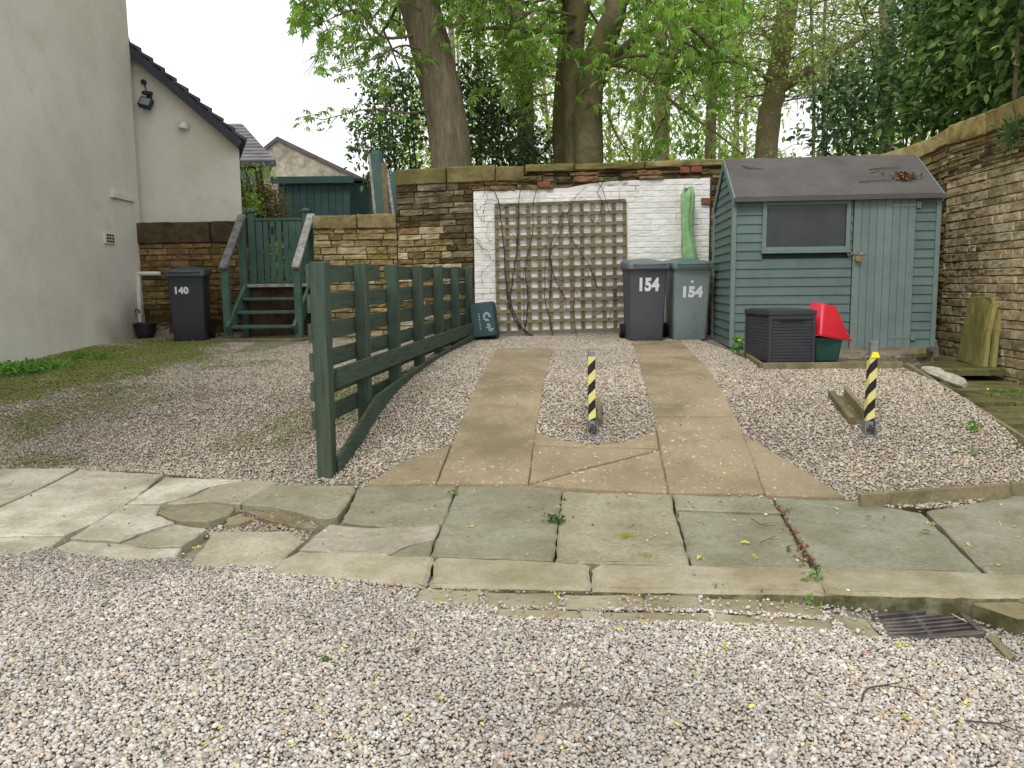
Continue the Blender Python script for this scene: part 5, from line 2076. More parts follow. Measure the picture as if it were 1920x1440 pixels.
FRESH = [(146, 184, 84), (130, 172, 74), (162, 194, 100), (116, 158, 68), (150, 180, 94), (172, 198, 118)]
YELG = [(160, 174, 86), (142, 162, 76), (174, 182, 106), (126, 150, 68), (152, 172, 100)]
DARKG = [(76, 108, 48), (64, 96, 42), (92, 122, 58), (54, 82, 38), (104, 132, 72), (122, 148, 80)]
HOLLY = [(94, 122, 66), (80, 110, 58), (114, 140, 86), (134, 156, 112), (68, 96, 50)]


def spline(pts, k=8):
    pts = [Vector(p) for p in pts]
    if len(pts) < 3:
        return [pts[0].lerp(pts[-1], i / k) for i in range(k + 1)]
    out = []
    for i in range(len(pts) - 1):
        p0, p1, p2, p3 = pts[max(i - 1, 0)], pts[i], pts[i + 1], pts[min(i + 2, len(pts) - 1)]
        for j in range(k):
            t = j / k
            out.append(.5 * ((2 * p1) + (p2 - p0) * t + (2 * p0 - 5 * p1 + 4 * p2 - p3) * t * t + (-p0 + 3 * p1 - 3 * p2 + p3) * t ** 3))
    out.append(pts[-1])
    return out


class Tree:
    def __init__(s, name, label, base, bark, seed, group=None, cat='tree'):
        s.o = thing(name, label, cat, tuple(base), group=group)
        s.tr, s.br, s.bark = MB(), MB(), bark
        s.rd = random.Random(seed)
        s.lp, s.la = [], []
        s.left = None

    def trunk(s, pts, r0, r1, n=16, wob=.12):
        sp = spline(pts, 6)
        k = len(sp)
        s.tr.tube(sp, [r0 + (r1 - r0) * (i / (k - 1)) for i in range(k)], n=n, wob=wob)
        return sp

    def branch(s, pts, r0, r1, n=7):
        sp = spline(pts, 5)
        k = len(sp)
        s.br.tube(sp, [r0 + (r1 - r0) * (i / (k - 1)) for i in range(k)], n=n, wob=.1)
        return sp

    def grow(s, p, d, L, r, depth, droop=.05, wig=.25, leafd=.16, kids=4, minz=None):
        rd = s.rd
        n = max(3, int(L / .22))
        pts = [Vector(p)]
        d = Vector(d).normalized()
        for i in range(n):
            d = (d + Vector((rd.gauss(0, wig), rd.gauss(0, wig), rd.gauss(0, wig * .7) - droop)) * .5).normalized()
            q = pts[-1] + d * (L / n)
            if s.left is not None and px_of(np.array([tuple(q)]))[0][0] < s.left:
                q = pts[-1] + Vector((abs(d.x), d.y, d.z)) * (L / n)
            if minz is not None and q.z < minz:
                q.z = minz + rd.uniform(0, .1)
            pts.append(q)
        s.br.tube(pts, [max(.004, r * (1 - .8 * i / n)) for i in range(n + 1)], n=5 if r > .015 else 4)
        if depth > 0:
            for _ in range(kids):
                f = rd.uniform(.25, 1.0)
                i = min(n - 1, int(f * n))
                q = pts[i].lerp(pts[i + 1], f * n - i if f < 1 else 0)
                dd = (pts[i + 1] - pts[i]).normalized()
                side = Vector((rd.gauss(0, 1), rd.gauss(0, 1), rd.gauss(0, .6)))
                side = (side - dd * side.dot(dd)).normalized()
                s.grow(q, dd * .55 + side * .85, L * rd.uniform(.38, .62), r * .5, depth - 1, droop, wig, leafd, kids, minz)
        if depth <= 1:
            m = max(1, int(L / leafd))
            for j in range(m):
                f = rd.uniform(.15 if depth == 0 else .5, 1.0)
                i = min(n - 1, int(f * n))
                s.lp.append(pts[i].lerp(pts[i + 1], f * n - i))
                s.la.append((pts[i + 1] - pts[i]).normalized())
            s.lp.append(pts[-1])
            s.la.append(d)

    def finish(s, kind, size, pal, mat_, keep=None, droopy=.5, var=.22, mult=1):
        if s.tr.v:
            s.tr.build('trunk', s.bark, s.o, smooth=True)
        if s.br.v:
            s.br.build('branch', MT['twig'] if s.bark is None else s.bark, s.o, smooth=True)
        if not s.lp:
            return
        P = np.repeat(np.array([tuple(q) for q in s.lp]), mult, 0)
        A = np.repeat(np.array([tuple(q) for q in s.la]), mult, 0)
        n = len(P)
        if mult > 1:
            P = P + RNG.normal(0, size * .8, (n, 3))
        A = A + RNG.normal(0, .55, (n, 3))
        A[:, 2] = A[:, 2] * .5 - droopy * RNG.uniform(.3, 1.2, n)
        Nn = RNG.normal(0, .45, (n, 3)) + np.array([0, 0, 1.0])
        if keep is not None:
            k = keep(P)
            P, A, Nn = P[k], A[k], Nn[k]
            n = len(P)
        T, F = {'palm': (PALM_T, PALM_F), 'simple': (SIMPLE_T, SIMPLE_F), 'oval': (OVAL_T, OVAL_F)}[kind]
        leafset('crown', mat_, P, A, Nn, size * RNG.uniform(.6, 1.25, n), T, F, pal, parent=s.o, var=var)


def px_of(P):
    d = (P - np.array([0, 0, EYE])) @ np.array(CM)
    return 960 + FPX * d[:, 0] / -d[:, 2], 720 - FPX * d[:, 1] / -d[:, 2]


# A: the big leaning trunk -------------------------------------------------
Y = 13.6
T = Tree('tree', 'thick leaning tree with fissured grey brown bark behind the stone wall', at(848, 330, Y), MT['bark_a'], 3)
T.left = 548
b = at(850, 330, Y)
T.trunk([Vector((b.x + .04, Y, 1.3)), at(848, 310, Y), at(836, 220, Y), at(815, 120, Y), at(790, 20, Y), at(772, -80, Y), at(765, -300, Y + .3)], .33, .30, n=26, wob=.06)
for pts, r in (([at(800, 60, Y), at(720, 70, Y - .6), at(670, 20, Y - .8), at(610, 40, Y - .9)], .03),
               ([at(815, 110, Y), at(760, 85, Y - .5), at(700, 110, Y - .8), at(640, 130, Y - 1)], .022),
               ([at(790, 10, Y), at(700, -40, Y - .8), at(620, -30, Y - 1), at(570, 20, Y - 1.2)], .04),
               ([at(835, 200, Y), at(760, 212, Y - .4), at(690, 205, Y - .6), at(605, 225, Y - .7)], .018),
               ([at(800, 50, Y), at(880, 40, Y - .7), at(930, 5, Y - .8)], .03)):
    sp = T.branch(pts, r, .007)
    for q in sp[len(sp) // 3::2]:
        T.grow(q, Vector((T.rd.gauss(-.3, .6), T.rd.gauss(-.1, .6), T.rd.gauss(-.05, .4))), T.rd.uniform(.35, .75), .008, 0, .12, .3, .17)
for k in range(26):
    a = T.rd.uniform(0, 6.28)
    q = at(770, -60 - k * 14, Y)
    T.grow(q, (math.cos(a), math.sin(a), .1), T.rd.uniform(1.6, 3.0), .05, 2, .12, .25, .2, 4)


def clear_sky_left(P):
    x, y = px_of(P)
    # the picture's open sky between the house and the crown
    return ~((x < 545) | ((x < 690) & (y > 245) & (y < 330)) | ((x < 592) & (y > 75) & (y < 195)))


T.finish('palm', .125, FRESH, MT['leaf'], keep=clear_sky_left, mult=2)

# B: twin stemmed tree in the middle ---------------------------------------
Y = 14.2
b = at(1100, 330, Y)
T = Tree('tree', 'twin stemmed mossy tree with long arching limbs behind the trellis', b, MT['bark_b'], 5)
T.trunk([Vector((b.x + .1, Y, 1.3)), at(1103, 300, Y), at(1104, 210, Y), at(1112, 130, Y), at(1140, 60, Y), at(1156, 0, Y), at(1165, -120, Y)], .27, .17, n=20, wob=.14)
T.trunk([Vector((b.x - .16, Y + .2, 1.3)), at(1082, 300, Y + .2), at(1080, 190, Y + .2), at(1075, 90, Y + .2), at(1085, 0, Y + .2), at(1090, -120, Y + .2)], .23, .15, n=18, wob=.14)
T.trunk([at(1056, 330, Y + 1), at(1052, 240, Y + 1), at(1058, 130, Y + 1), at(1068, 0, Y + 1), at(1070, -100, Y + 1)], .17, .13, n=12)
LIMBS = [([at(1118, 135, Y), at(1170, 90, Y - .2), at(1225, 50, Y - .4), at(1295, 52, Y - .6), at(1340, 95, Y - .8), at(1400, 125, Y - 1)], .085, .02),
         ([at(1110, 150, Y), at(1160, 110, Y - .3), at(1230, 102, Y - .5), at(1290, 80, Y - .6)], .04, .012),
         ([at(1115, 145, Y), at(1150, 122, Y - .3), at(1210, 140, Y - .5), at(1260, 190, Y - .8), at(1330, 240, Y - 1), at(1395, 290, Y - 1.1)], .045, .012),
         ([at(1075, 55, Y), at(1010, 60, Y - .3), at(930, 52, Y - .6), at(860, 62, Y - .8)], .055, .015),
         ([at(1080, 30, Y), at(1000, 20, Y - .4), at(960, 70, Y - .7), at(905, 130, Y - .9)], .03, .01),
         ([at(1135, 200, Y - .1), at(1150, 240, Y - .2), at(1180, 295, Y - .2)], .02, .012),
         ([at(1290, 60, Y - .6), at(1330, 150, Y - .8), at(1335, 260, Y - .9)], .016, .008),
         ([at(1150, 20, Y), at(1260, -40, Y - .6), at(1380, -20, Y - 1)], .06, .02)]
for pts, r, r2 in LIMBS:
    sp = T.branch(pts, r, r2)
    for q in sp[4::2]:
        T.grow(q, Vector((T.rd.gauss(.1, .7), T.rd.gauss(-.1, .7), T.rd.gauss(-.15, .5))), T.rd.uniform(.4, 1.0), .010, 1, .12, .3, .3, 2, minz=3.25)
for k in range(14):
    a = T.rd.uniform(0, 6.28)
    q = at(1120, -30 - k * 14, Y)
    T.grow(q, (math.cos(a), math.sin(a), -.1), T.rd.uniform(1.8, 3.2), .05, 2, .14, .25, .24, 4, minz=3.3)
T.finish('palm', .135, FRESH, MT['leaf'], keep=clear_sky_left, mult=2)

# other trunks further back ------------------------------------------------
OTH = [(985, 965, 35, 17.0, 'bark_c', 'ivy grown grey tree trunk between the leaning tree and the twin stemmed tree', [(990, 320), (985, 210), (972, 110), (968, 0), (960, -150)]),
       (1240, 1240, 26, 20.0, 'bark_c', 'slender pale upright tree just right of the twin stemmed tree', [(1240, 320), (1241, 200), (1240, 100), (1242, 0), (1242, -150)]),
       (1333, 1333, 20, 18.0, 'bark_b', 'thin dark tree behind the left end of the shed roof', [(1328, 320), (1334, 220), (1336, 100), (1342, 0), (1345, -150)]),
       (1440, 1440, 42, 18.5, 'bark_b', 'crooked forked tree behind the middle of the shed roof', [(1432, 320), (1438, 260), (1452, 180), (1462, 110), (1474, 40), (1484, -40), (1486, -160)]),
       (1664, 1664, 28, 16.0, 'bark_c', 'straight pale tree trunk rising above the laurel bush', [(1668, 330), (1664, 180), (1661, 80), (1662, 0), (1664, -150)]),
       (1527, 1527, 7, 19.0, 'bark_c', 'thin sapling stem, left one of the close pair above the shed roof', [(1527, 330), (1526, 200), (1524, 120), (1520, 0)]),
       (1546, 1546, 8, 19.0, 'bark_c', 'thin sapling stem, right one of the close pair above the shed roof', [(1546, 330), (1545, 200), (1543, 120), (1548, 0)])]
for i, (x0, x1, w, Y, bk, lab, pts) in enumerate(OTH):
    T = Tree('tree', lab, at(pts[0][0], pts[0][1], Y), MT[bk], 40 + i)
    r = w / FPX * Y / 2
    P3 = [at(a, b, Y) for a, b in pts]
    P3[0].z = 1.3
    T.trunk(P3, r, r * .7, n=12 if w > 10 else 6, wob=.14)
    if i == 3:
        T.branch([at(1450, 175, Y), at(1490, 150, Y - .2), at(1530, 125, Y - .4), at(1580, 92, Y - .5), at(1630, 60, Y - .6)], .13, .06)
        T.branch([at(1455, 165, Y), at(1400, 120, Y - .3), at(1340, 118, Y - .5)], .05, .02)
    big = w > 10
    for k in range(30 if big else 8):
        a = T.rd.uniform(0, 6.28)
        f = T.rd.uniform(.30, 1.0)
        j = min(len(P3) - 2, int(f * (len(P3) - 1)))
        q = P3[j].lerp(P3[j + 1], f * (len(P3) - 1) - j)
        if q.z < 3.0:
            q.z = 3.1
        T.grow(q, (math.cos(a), math.sin(a), .15), T.rd.uniform(.9, 2.3) if big else T.rd.uniform(.3, .8), .022 if big else .008, 2 if big else 1, .04, .3, .17, 4, minz=3.15)
        if not big and k < 7 and T.br.v:
            T.br.build('branch', T.bark, T.o, smooth=True)
            T.br = MB()
    if i == 0:   # ivy on the trunk
        for k in range(500):
            f = T.rd.uniform(0, .75)
            j = min(len(P3) - 2, int(f * (len(P3) - 1)))
            q = P3[j].lerp(P3[j + 1], f * (len(P3) - 1) - j)
            a = T.rd.uniform(0, 6.28)
            T.lp.append(q + Vector((math.cos(a), math.sin(a), 0)) * r * T.rd.uniform(1, 1.5))
            T.la.append(Vector((math.cos(a), math.sin(a), -.5)))

    def gap(P, i=i):
        x, y = px_of(P)
        hole = ((x - 1500) / 62) ** 2 + ((y - 232) / 55) ** 2 < 1
        return ~(hole & (RNG.random(len(P)) > .12))
    T.finish('simple', .085, YELG + FRESH[:2], MT['leaf'], keep=gap, mult=2)


# bushes -----------------------------------------------------------------
def bush(name, label, blobs, n, size, pal, mat_, kind, stems, seed, keep=None, cat='bush', droop=.3, var=.3, shell=.55):
    rd = np.random.default_rng(seed)
    base = np.mean([b_[0] for b_ in blobs], 0)
    o = thing(name, label, cat, (base[0], base[1], 1.42))
    vol = np.array([b_[1][0] * b_[1][1] * b_[1][2] for b_ in blobs]) ** .8
    P, A = [], []
    for (c, r), m in zip(blobs, (vol / vol.sum() * n).astype(int)):
        # leaf sprays: cluster centres in a shell, leaves round each
        nc = max(6, m // 14)
        d = rd.normal(0, 1, (nc, 3))
        d /= np.linalg.norm(d, axis=1, keepdims=True)
        rr = rd.uniform(shell, 1.08, (nc, 1)) ** .8
        cc = np.array(c) + d * rr * np.array(r)
        idx = rd.integers(0, nc, m)
        p = cc[idx] + rd.normal(0, 1, (m, 3)) * size * 1.3
        P.append(p)
        A.append(d[idx] + rd.normal(0, .9, (m, 3)) - np.array([0, 0, droop]))
    P, A = np.concatenate(P), np.concatenate(A)
    k = P[:, 2] > 1.5
    if keep is not None:
        k &= keep(P)
    P, A = P[k], A[k]
    Nn = rd.normal(0, .75, P.shape) + np.array([0, -.25, .9])
    T, F = {'palm': (PALM_T, PALM_F), 'simple': (SIMPLE_T, SIMPLE_F), 'oval': (OVAL_T, OVAL_F)}[kind]
    leafset('foliage', mat_, P, A, Nn, size * rd.uniform(.6, 1.2, len(P)), T, F, pal, parent=o, var=var)
    mb = MB()
    rr = random.Random(seed)
    for k in range(stems):
        c, r = blobs[rr.randrange(len(blobs))]
        top = Vector(c) + Vector((rr.uniform(-.8, .8) * r[0], rr.uniform(-.8, .8) * r[1], rr.uniform(0, .9) * r[2]))
        b_ = Vector((c[0] + rr.uniform(-.3, .3) * r[0], c[1] + rr.uniform(-.3, .3) * r[1], 1.35))
        mid = b_.lerp(top, .5) + Vector((rr.gauss(0, .1), rr.gauss(0, .1), 0))
        mb.tube(spline([b_, mid, top], 4), [.03] + [.025] * 4 + [.015] * 3 + [.008], n=5)
    mb.build('stem', MT['twig'], o)
    return o


V3 = lambda px, py, Y: tuple(at(px, py, Y))


def not_trunk(x0, x1):
    def f(P):
        x, y = px_of(P)
        return ~((x > x0) & (x < x1) & (RNG.random(len(P)) > .10))
    return f


def sky_l(P):
    x, y = px_of(P)
    return ~((x < 650) | ((x < 760) & (y < 130)))


bush('holly_bush', 'loose glossy holly bush left of the leaning tree', [(V3(725, 250, 14.6), (.55, .6, .9)), (V3(760, 180, 15), (.5, .6, .7)), (V3(690, 290, 14.2), (.42, .4, .45)), (V3(780, 270, 15), (.5, .5, .7)), (V3(730, 160, 15), (.4, .4, .35))],
     2700, .105, HOLLY, MT['leaf_gloss'], 'oval', 7, 71, keep=sky_l, shell=.2)
bush('holly_bush', 'dark dense holly bush right of the leaning tree', [(V3(930, 270, 15.2), (.65, .6, .75)), (V3(905, 210, 15.5), (.5, .5, .6)), (V3(1000, 290, 15.6), (.5, .5, .45)), (V3(890, 150, 15.8), (.45, .5, .5))],
     4600, .10, [(c[0] * .8, c[1] * .8, c[2] * .8) for c in HOLLY], MT['leaf_gloss'], 'oval', 5, 72, shell=.3)


def laurel_keep(P):
    x, y = px_of(P)
    return (P[:, 0] > wall_x(P[:, 1]) - .35) | (P[:, 2] > 3.4)


bush('laurel_bush', 'dark glossy laurel overhanging the boundary wall', [(V3(1880, 90, 11.2), (1.0, 1.2, 1.1)), (V3(1830, 190, 11.6), (.8, .8, .6)), (V3(1900, -60, 11.5), (1.1, 1.2, 1.2)), (V3(1765, 215, 12.4), (.6, .7, .45)), (V3(1830, 20, 12.4), (.7, .9, .8)), (V3(1960, 40, 9.8), (.8, 1.1, 1.2)), (V3(1780, 120, 12.9), (.5, .6, .5)), (V3(1990, -100, 9.4), (.9, 1.0, 1.0))],
     15000, .15, DARKG, MT['leaf_gloss'], 'oval', 8, 73, keep=laurel_keep, shell=.25)
bush('laurel_bush', 'paler open laurel behind the right end of the shed', [(V3(1600, 230, 14.0), (.7, .6, .6)), (V3(1640, 150, 14.4), (.6, .6, .6)), (V3(1570, 180, 14.6), (.4, .5, .5)), (V3(1700, 60, 14.6), (.7, .6, .8)), (V3(1720, 170, 14.0), (.5, .5, .6)), (V3(1580, 265, 13.8), (.6, .4, .3))],
     4200, .13, [(70, 102, 62), (88, 118, 76), (104, 128, 88), (58, 90, 54), (116, 134, 92)], MT['leaf_gloss'], 'oval', 10, 74, shell=.2)
bush('hedge', 'clipped brownish hedge between the house wing and dark green shed', [(V3(485, 392, 15), (.42, .5, .5)), (V3(465, 420, 15), (.4, .5, .6)), (V3(508, 405, 15.2), (.28, .4, .62)), (V3(480, 470, 15), (.6, .5, .5))],
     15000, .05, [(126, 118, 74), (110, 110, 62), (142, 130, 90), (96, 108, 54), (120, 100, 72)], MT['leaf'], 'simple', 20, 75, cat='hedge', shell=.5)
bush('bush', 'bright green leafy sprigs at the foot of the hedge', [(V3(470, 380, 14.3), (.16, .2, .22)), (V3(490, 318, 15), (.14, .2, .09)), (V3(455, 330, 15), (.12, .2, .08))], 520, .07, FRESH, MT['leaf'], 'oval', 6, 76, shell=.1)
bush('bush', 'yellow green bush seen between the gate pickets', [(V3(525, 500, 13.6), (.42, .3, .3)), (V3(515, 540, 13.4), (.4, .3, .2))], 1300, .07, [(186, 196, 60), (166, 186, 66), (142, 172, 60), (204, 206, 84)], MT['leaf'], 'oval', 8, 77, shell=.2)

# undergrowth and far wood ---------------------------------------------------
def scatter_leaves(name, label, n, xr, yr, zf, size, pal, seed, clump, keep=None, cat='woodland'):
    rd = np.random.default_rng(seed)
    nc = n // clump
    x = rd.uniform(*xr, nc)
    y = rd.uniform(*yr, nc)
    z = zf(rd, nc, x, y)
    c = np.stack([x, y, z], 1)
    idx = rd.integers(0, nc, n)
    P = c[idx] + rd.normal(0, 1, (n, 3)) * np.array([.30, .30, .16]) * (size / .1)
    if keep is not None:
        k = keep(P)
        P = P[k]
    A = rd.normal(0, 1, P.shape) - np.array([0, 0, .5])
    Nn = rd.normal(0, .5, P.shape) + np.array([0, 0, 1.0])
    o = leafset(name, MT['leaf'], P, A, Nn, size * rd.uniform(.6, 1.3, len(P)), SIMPLE_T, SIMPLE_F, pal, var=.3)
    return tag(o, label, cat, kind='stuff')


def hole(P):
    x, y = px_of(P)
    h = ((x - 1505) / 66) ** 2 + ((y - 235) / 58) ** 2 < 1
    h2 = ((x - 1290) / 60) ** 2 + ((y - 60) / 45) ** 2 < 1
    sk = (x < 770) & (y < 230) | (x < 690)
    r_ = RNG.random(len(P))
    return ~(h & (r_ > .08)) & ~(h2 & (r_ > .5)) & ~sk


scatter_leaves('undergrowth', 'yellow green scrub and low branches filling the wood behind the wall', 27000, (-2.5, 11), (17, 27), lambda rd, n, x, y: 1.6 + rd.gamma(2.0, 1.0, n), .12, YELG + [(150, 140, 92), (122, 112, 70)], 81, 26, hole, 'undergrowth')
scatter_leaves('woodland', 'far spring woodland closing the view behind the tree trunks', 46000, (-6, 34), (28, 52), lambda rd, n, x, y: 2 + rd.uniform(0, 1, n) ** .8 * 13, .26, YELG + FRESH[:3], 82, 24, hole, 'woodland')
# distant trunks of that wood
mb = MB()
rd = random.Random(9)
for k in range(46):
    x, y = rd.uniform(-3, 30), rd.uniform(26, 50)
    px = 960 + 1550 * x / y
    if px < 800 or 1440 < px < 1570:
        continue
    r = rd.uniform(.05, .16)
    lean = rd.gauss(0, .4)
    pts = [(x, y, 1.2), (x + lean * .4, y, 6), (x + lean, y, 14)]
    sp = spline(pts, 5)
    mb.tube(sp, [r * (1 - .05 * i) for i in range(len(sp))], n=6)
    for _ in range(10):
        f = rd.uniform(.15, 1)
        q = sp[int(f * (len(sp) - 1))]
        a = rd.uniform(0, 6.28)
        e = q + Vector((math.cos(a) * 1.6, math.sin(a) * 1.6, rd.uniform(.3, 1.5)))
        mb.tube([q, q.lerp(e, .5) + Vector((0, 0, .2)), e], [r * .3, r * .2, r * .08], n=4)
o = mb.build('woodland', MT['bark_c'])
tag(o, 'bare grey trunks standing far back in the wood', 'woodland', kind='stuff')

# bare vine on the white wall -----------------------------------------------
vn = thing('climbing_vine', 'bare tangled climbing vine stems on the white wall and trellis', 'vine', tuple(at(1000, 630, 11.45)))
mb = MB()
rd = random.Random(31)
WY = lambda x: 11.575 - .05 * (x - .3)


def vstem(pts, r0, r1, depth=.03, jit=4):
    q = []
    for (a, b) in pts:
        v = at(a, b, 11.5)
        v.y = WY(v.x) - depth
        q.append(v)
    sp = spline(q, 6)
    for v in sp[1:-1]:
        v.x += rd.gauss(0, .004) * jit / 4
        v.z += rd.gauss(0, .004) * jit / 4
        v.y += rd.uniform(-.01, .01)
    mb.tube(sp, [0.95 * (r0 + (r1 - r0) * i / (len(sp) - 1)) for i in range(len(sp))], n=5)
    return sp


MAIN = [([(1000, 632), (965, 600), (950, 540), (945, 470), (938, 400), (930, 365), (905, 340)], .013, .006),
        ([(1002, 632), (975, 610), (958, 560), (968, 480), (972, 420), (975, 360), (985, 340)], .012, .005),
        ([(985, 620), (990, 560), (985, 500), (998, 440), (1000, 380), (1010, 345)], .010, .004),
        ([(1030, 560), (1035, 500), (1030, 470), (1045, 430), (1060, 390), (1100, 350)], .007, .003),
        ([(1060, 560), (1040, 520), (1030, 480), (1050, 440), (1058, 400)], .007, .003),
        ([(1130, 560), (1150, 520), (1190, 480), (1212, 455), (1215, 432), (1198, 417), (1172, 417), (1120, 420)], .010, .006),
        ([(1120, 540), (1105, 500), (1085, 470), (1070, 440), (1065, 400), (1080, 370)], .007, .003),
        ([(1135, 330), (1120, 362), (1128, 380), (1120, 420)], .006, .004), ([(1112, 332), (1130, 360), (1140, 400)], .006, .003),
        ([(890, 380), (900, 410), (930, 418)], .004, .002), ([(893, 455), (915, 470), (945, 462), (1000, 440)], .005, .002), ([(898, 520), (915, 500), (935, 480)], .003, .002),
        ([(890, 345), (910, 370), (935, 372)], .004, .002), ([(1175, 440), (1190, 460), (1192, 475), (1178, 480)], .003, .002), ([(1172, 420), (1190, 432), (1185, 445)], .003, .002),
        ([(1060, 350), (1040, 370), (1020, 385)], .004, .002), ([(1200, 350), (1160, 362), (1130, 365)], .003, .002), ([(1000, 632), (1040, 622), (1060, 600), (1050, 560)], .006, .003),
        ([(875, 350), (850, 362), (842, 380)], .005, .003), ([(905, 340), (880, 345), (868, 360)], .006, .003), ([(1140, 600), (1150, 560), (1160, 530)], .004, .002)]
for x0 in (940, 950, 958, 976, 984, 998, 1003, 1034, 1078):
    q, x = [], x0 + rd.uniform(-4, 4)
    for y in range(632, 330, -38):
        q.append((x, y))
        x += rd.gauss(-.6, 4)
    MAIN.append((q[:rd.randint(5, 8)], rd.uniform(.004, .009), .002))
for pts, a, b in MAIN:
    vstem(pts, a, b, rd.choice((.012, .085, .095)))
for k in range(110):
    x, y = rd.uniform(895, 1175), rd.uniform(345, 600)
    a = rd.uniform(-2.6, -.5)
    pts = [(x, y)]
    for i in range(3):
        a += rd.gauss(0, .5)
        L = rd.uniform(8, 22)
        pts.append((pts[-1][0] + math.cos(a) * L, pts[-1][1] + math.sin(a) * L))
    vstem(pts, .0035, .0015, rd.choice((.012, .085)), 3)
mb.build('stem', MT['vine'], vn)

# ------------------------------------------------------------------ small plants
def weed(name, label, c, n, size, spread, pal, kind='oval', group=None, up=.7, zr=.6, m='leaf', cat='weed'):
    o = thing(name, label, cat, tuple(c), group=group)
    P = np.array(tuple(c)) + RNG.normal(0, 1, (n, 3)) * np.array([spread, spread * .8, 0]) + np.stack([np.zeros(n), np.zeros(n), RNG.uniform(0, size * zr * 2, n)], 1)
    A = np.stack([RNG.normal(0, 1, n), RNG.normal(0, 1, n), RNG.uniform(0, up * 2, n)], 1)
    Nn = RNG.normal(0, .5, (n, 3)) + np.array([0, 0, 1])
    T, F = {'simple': (SIMPLE_T, SIMPLE_F), 'oval': (OVAL_T, OVAL_F)}[kind]
    leafset('foliage', MT[m], P, A, Nn, size * RNG.uniform(.5, 1.2, n), T, F, pal, parent=o)
    return o


GR = [(116, 166, 70), (98, 148, 62), (132, 178, 86), (88, 132, 56)]
for lab, px, py, n, s, sp in (('bright green weed clump against the cream house wall at the picture edge', 40, 697, 620, .065, .2), ('leafy weeds at the house foot right of the brightest clump', 90, 690, 170, .055, .12),
                              ('small weed patch nearest the house corner', 170, 645, 150, .05, .11), ('weed tuft in gravel just left of the weed nearest the house corner', 118, 650, 110, .05, .09),
                              ('low weed tuft in gravel below the house corner weeds', 150, 672, 110, .05, .09), ('isolated weed tuft on gravel between house and bin 140', 193, 674, 70, .045, .06)):
    c = ond(px, py)
    weed('weed', lab, c, n, s, sp, GR, group='weeds along the house wall')
weed('weed', 'small leafy weed in the joint between two greenish flagstones', onp(1040, 980), 60, .035, .028, [(88, 122, 72), (76, 108, 62)], group='weeds in the paving joints')
weed('weed', 'seedling weed in the kerb joint near the drain grate', onp(1526, 1088), 26, .035, .02, GR, group='weeds in the paving joints')
weed('weed', 'ivy like sprig hanging at the foot of the kerb left of the drain', ons(1518, 1130), 34, .03, .045, GR, group='weeds in the paving joints')
weed('weed', 'tiny seedling under the kerb edge above the setts', ons(1342, 1114), 14, .03, .018, GR, group='weeds in the paving joints')
weed('weed', 'pale sprig in the joint beside the concrete track foot', onp(850, 930), 18, .03, .02, [(120, 148, 104), (104, 138, 88)], group='weeds in the paving joints')
c = ond(1820, 808)
weed('weed', 'small dark green weed on the gravel bed right of the striped post', c, 44, .045, .035, GR, group='weeds in the gravel')
weed('weed', 'flat weed sprig on gravel nearer than the dark green weed', ond(1828, 852), 16, .035, .04, GR, group='weeds in the gravel')
weed('weed', 'low green weeds on the worn flags beside the boundary wall', Vector((at(1890, 752, 7.6).x, 7.6, .43)), 70, .04, .09, GR)
weed('weed', 'leafy weed by the wheel of bin 140', ond(408, 632), 60, .045, .05, GR)
weed('moss_cushion', 'yellow green moss cushion along the cracked flagstone', onp(1175, 1006), 130, .014, .03, [(186, 190, 62), (166, 172, 56)], 'simple', cat='moss')
weed('moss_cushion', 'thin moss line in the crack below the larger moss cushion', onp(1215, 1042), 90, .012, .03, [(170, 176, 62), (146, 152, 56)], 'simple', cat='moss')
# dandelion by the storage box
c = ond(1384, 664)
t = thing('dandelion', 'tall leafy weed with one yellow flower left of the storage box', 'flower', tuple(c))
P = np.array(tuple(c)) + np.stack([RNG.normal(0, .03, 60), RNG.normal(0, .03, 60), RNG.uniform(0, .17, 60)], 1)
leafset('foliage', MT['leaf'], P, np.stack([RNG.normal(0, 1, 60), RNG.normal(0, 1, 60), RNG.uniform(0, 1.2, 60)], 1), RNG.normal(0, .5, (60, 3)) + np.array([0, 0, 1]), np.full(60, .06), OVAL_T, OVAL_F, GR, parent=t)
mb = MB()
f = c + Vector((.005, -.03, .15))
mb.tube([f - Vector((0, 0, .012)), f, f + Vector((0, 0, .01))], [.012, .026, .01], n=10)
mb.build('flower_head', mat('dandelion_yellow', (246, 220, 20), None, .7), t)
mb = MB()
mb.tube([c, c.lerp(f, .5) + Vector((.01, 0, 0)), f], .004, n=5)
mb.build('stem', mat('green_stem', (110, 140, 70), None, .7), t)
# fern on the right wall
yy = 8.62
c = Vector((wall_x(yy) - .05, yy, at(1880, 250, yy).z))
o = thing('wall_fern', 'green fern tuft rooted under the coping of the boundary wall', 'fern', tuple(c))
n = 170
A = np.stack([-np.abs(RNG.normal(.6, .5, n)), RNG.normal(0, .8, n), RNG.normal(-.1, .8, n)], 1)
P = np.array(tuple(c)) + A * RNG.uniform(0, .12, (n, 1))
leafset('foliage', MT['leaf'], P, A, RNG.normal(0, 1, (n, 3)), RNG.uniform(.05, .11, n), SIMPLE_T * np.array([.5, 1, 1]), SIMPLE_F, [(88, 120, 72), (76, 106, 62), (104, 134, 84)], parent=o)

